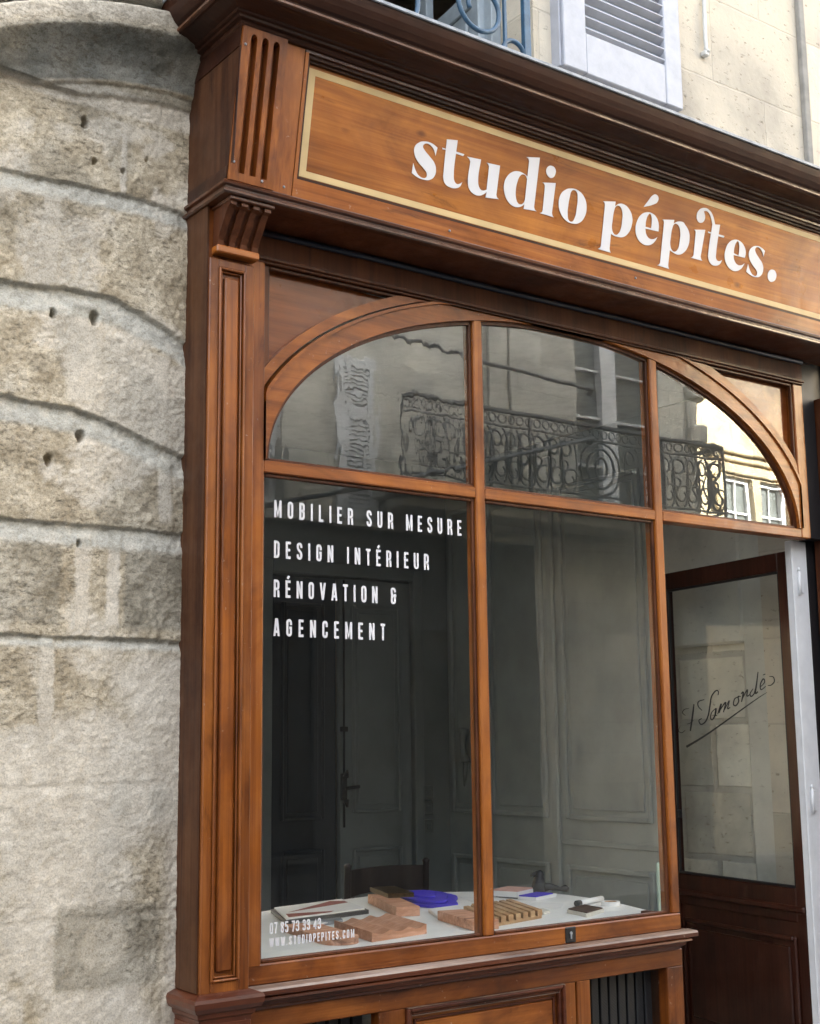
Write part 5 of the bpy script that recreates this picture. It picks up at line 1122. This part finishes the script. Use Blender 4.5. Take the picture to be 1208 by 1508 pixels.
mb = MB(); mb.box(7.62, 7.80, FYA, FYA+0.06, 3.9, 7.34, 0.01); mb.box(7.95, 8.10, FYA, FYA+0.05, 3.9, 7.34, 0.01); mb.box(7.30, 7.50, FYA, FYA+0.07, 3.9, 7.34, 0.01); mb.box(8.85-0.9, 8.9-0.9, FYA, FYA+0.02, 3.9, 7.34); mb.build('pilaster_strip', 'facing_stone', fa)
for (x0, x1, z0, z1) in wins:
    mb = MB(); mb.box(x0, x1, FYA-0.25, FYA-0.22, z0, z1); pn = mb.build('window', 'window_grey' if x0 > 8 else 'window_dark', fa)
    mb = MB(); xm = (x0+x1)/2-0.08*(x0 > 8); w = 0.09
    rframe(mb, x0, x1, z0, z1, w, FYA-0.22, FYA-0.14, 0.006); mb.box(xm-0.14 if x0 > 8 else xm-0.06, xm+0.14 if x0 > 8 else xm+0.06, FYA-0.22, FYA-0.12, z0, z1, 0.006)
    zz_ = z0+0.55
    while zz_ < z1-0.2: mb.box(x0+w, x1-w, FYA-0.215, FYA-0.16, zz_, zz_+0.035, 0.004); zz_ += 0.62
    mb.build('window_frame', 'whitepaint', pn)
# louvred shutter pair standing open by the left windows
for (x0, x1) in ((5.48, 5.98), (3.65, 4.2), (2.1, 2.6)):
    mb = MB(); rframe(mb, x0, x1, 3.95, 5.75, 0.11, FYA+0.02, FYA+0.07, 0.005); mb.box(x0+0.11, x1-0.11, FYA+0.021, FYA+0.069, 5.05, 5.2, 0.004); s_ = mb.build('shutter', 'whitepaint', fa)
    mb = MB(); z = 4.08
    while z < 5.62:
        if not 5.0 < z < 5.22: mb.box(x0+0.105, x1-0.105, FYA+0.03, FYA+0.06, z, z+0.030)
        z += 0.05
    mb.box(x0+0.1, x1-0.1, FYA+0.008, FYA+0.022, 4.0, 5.7, mat=None); mb.build('slat', 'whitepaint', s_)
# balcony
bal = thing('balcony', 'long iron balcony of scrolls and oval medallion on the facing house', 'balcony', (8, -7.8, 4.2))
mb = MB(); mb.box(5.9, 11.05, -7.98, -7.35, 4.18, 4.33, 0.02); mb.box(6.0, 10.95, -7.98, -7.45, 4.05, 4.179, 0.02)
mb.build('slab', 'facing_stone', bal)
mb = MB(); BY = -7.42
mb.box(5.95, 11.02, BY-0.03, BY+0.03, 5.24, 5.285, 0.008); mb.box(5.95, 11.02, BY-0.015, BY+0.015, 5.08, 5.105, 0.004); mb.box(5.95, 11.02, BY-0.015, BY+0.015, 4.40, 4.425, 0.004)
for x in (5.97, 7.75, 9.95, 11.0): mb.box(x-0.018, x+0.018, BY-0.018, BY+0.018, 4.33, 5.24, 0.004)
mb.box(10.985, 11.015, -7.97, BY, 5.24, 5.285, 0.006); mb.box(10.985, 11.015, -7.97, BY, 4.40, 4.425, 0.004)
mb.build('rail', 'iron_far', bal)
mb = MB()
def rg(cx, cz, rx, rz, a0=0, a1=360, r=0.016, n=28, sp=0.0):
    mb.tube([(cx+(rx*(1-sp*k/n))*math.cos(R_(a0+(a1-a0)*k/n)), BY, cz+(rz*(1-sp*k/n))*math.sin(R_(a0+(a1-a0)*k/n))) for k in range(n+1)], r, 5)
rg(8.85, 4.75, 0.30, 0.32); rg(8.85, 4.75, 0.20, 0.24); rg(8.85, 4.75, 0.10, 0.14)
x = 6.2
while x < 10.95:
    if abs(x-8.85) > 0.36:
        rg(x, 4.92, 0.13, 0.14, 200, -200, sp=0.75, r=0.013); rg(x+0.07, 4.58, 0.14, 0.14, 20, 420, sp=0.75, r=0.013); rg(x+0.10, 4.75, 0.07, 0.31, 90, -90, r=0.013); rg(x-0.02, 4.74, 0.06, 0.06, r=0.011, n=14); rg(x+0.02, 4.75, 0.10, 0.31, 90, 270, r=0.012)
    x += 0.21
x = 6.05
while x < 11.0:
    rg(x, 5.175, 0.05, 0.05, n=12, r=0.010); x += 0.13
for y_ in (-7.85, -7.7, -7.55):
    mb.tube([(11.0, y_, 4.42), (11.0, y_+0.06, 4.6), (11.0, y_-0.05, 4.8), (11.0, y_+0.06, 5.0), (11.0, y_, 5.24)], 0.014, 5)
mb.build('scrollwork', 'iron_far', bal)
# sunlit corner house beyond
fb = thing('corner_house', 'cream stone house with white casements standing in sun at street corner, mirrored in fanlight', 'house', (20, -14, 0))
FB = -14.0
wb = [(18.72, 19.72, 5.2, 6.85), (19.92, 20.85, 5.2, 6.85), (19.55, 20.6, 8.15, 9.6), (15.6, 16.6, 5.2, 6.85)]
mb = MB(); 
cols = sorted({12.5, 32.0}|{w[0] for w in wb}|{w[1] for w in wb})
zs_ = [0, 5.2, 6.85, 8.15, 9.6, 13]
for i in range(len(cols)-1):
    for j in range(len(zs_)-1):
        xm = (cols[i]+cols[i+1])/2; zm = (zs_[j]+zs_[j+1])/2
        if not any(w[0] < xm < w[1] and w[2] < zm < w[3] for w in wb): mb.box(cols[i], cols[i+1], FB-6, FB, zs_[j], zs_[j+1])
mb.build('wall', 'cream_stone', fb)
mb = MB(); mb.box(12.4, 32.1, FB-6, FB+0.3, 13.0, 13.3, 0.04); mb.box(18.2, 21.4, FB+0.001, FB+0.20, 7.30, 7.42, 0.02); mb.box(18.3, 21.3, FB+0.001, FB+0.10, 7.16, 7.299, 0.02); mb.box(18.5, 21.1, FB+0.001, FB+0.08, 6.90, 7.10, 0.02); mb.box(18.35, 18.62, FB+0.001, FB+0.12, 6.1, 6.85, 0.04); mb.box(21.0, 21.2, FB+0.001, FB+0.10, 4.8, 6.85, 0.02); mb.box(12.5, 32, FB+0.001, FB+0.12, 4.6, 4.8, 0.02); mb.build('cornice', 'cream_stone', fb)
for (x0, x1, z0, z1) in wb:
    mb = MB(); mb.box(x0, x1, FB-0.2, FB-0.18, z0, z1); pn = mb.build('window', 'window_grey', fb)
    mb = MB(); rframe(mb, x0, x1, z0, z1, 0.10, FB-0.18, FB-0.10, 0.006); xm = (x0+x1)/2; mb.box(xm-0.025, xm+0.025, FB-0.178, FB-0.12, z0+0.1, z1-0.1, 0.004)
    zz_ = z1-0.75
    while zz_ > z0+0.15: mb.box(x0+0.1, x1-0.1, FB-0.177, FB-0.125, zz_, zz_+0.05, 0.004); zz_ -= 0.6
    mb.build('window_frame', 'whitepaint', pn)
# neighbouring house closing the street to the left
# overhead cables strung along the facing house
def mirror_pt(px, py, y):
    d = ray(px, py); t = (y-CAM.y)/d.y; w = CAM+d*t; return Vector((w.x, -w.y, w.z))
for (a, b_, lab) in (((548, 485), (872, 574), 'upper dark cable strung before the facing house, running down to the window'), ((380, 748), (872, 645), 'lower dark cable strung before the facing house, rising to the window')):
    A, B = mirror_pt(*a, 7.33), mirror_pt(*b_, 7.33)
    mb = MB(); mb.tube([A, A.lerp(B, 0.5)-Vector((0, 0, 0.02)), B, B+Vector((0.01, -0.06, -0.05))], 0.026, 6)
    o = mb.build('overhead_cable', 'iron_far', loc=tuple(A)); props(o, lab, 'cable', 'cables strung along the facing house')
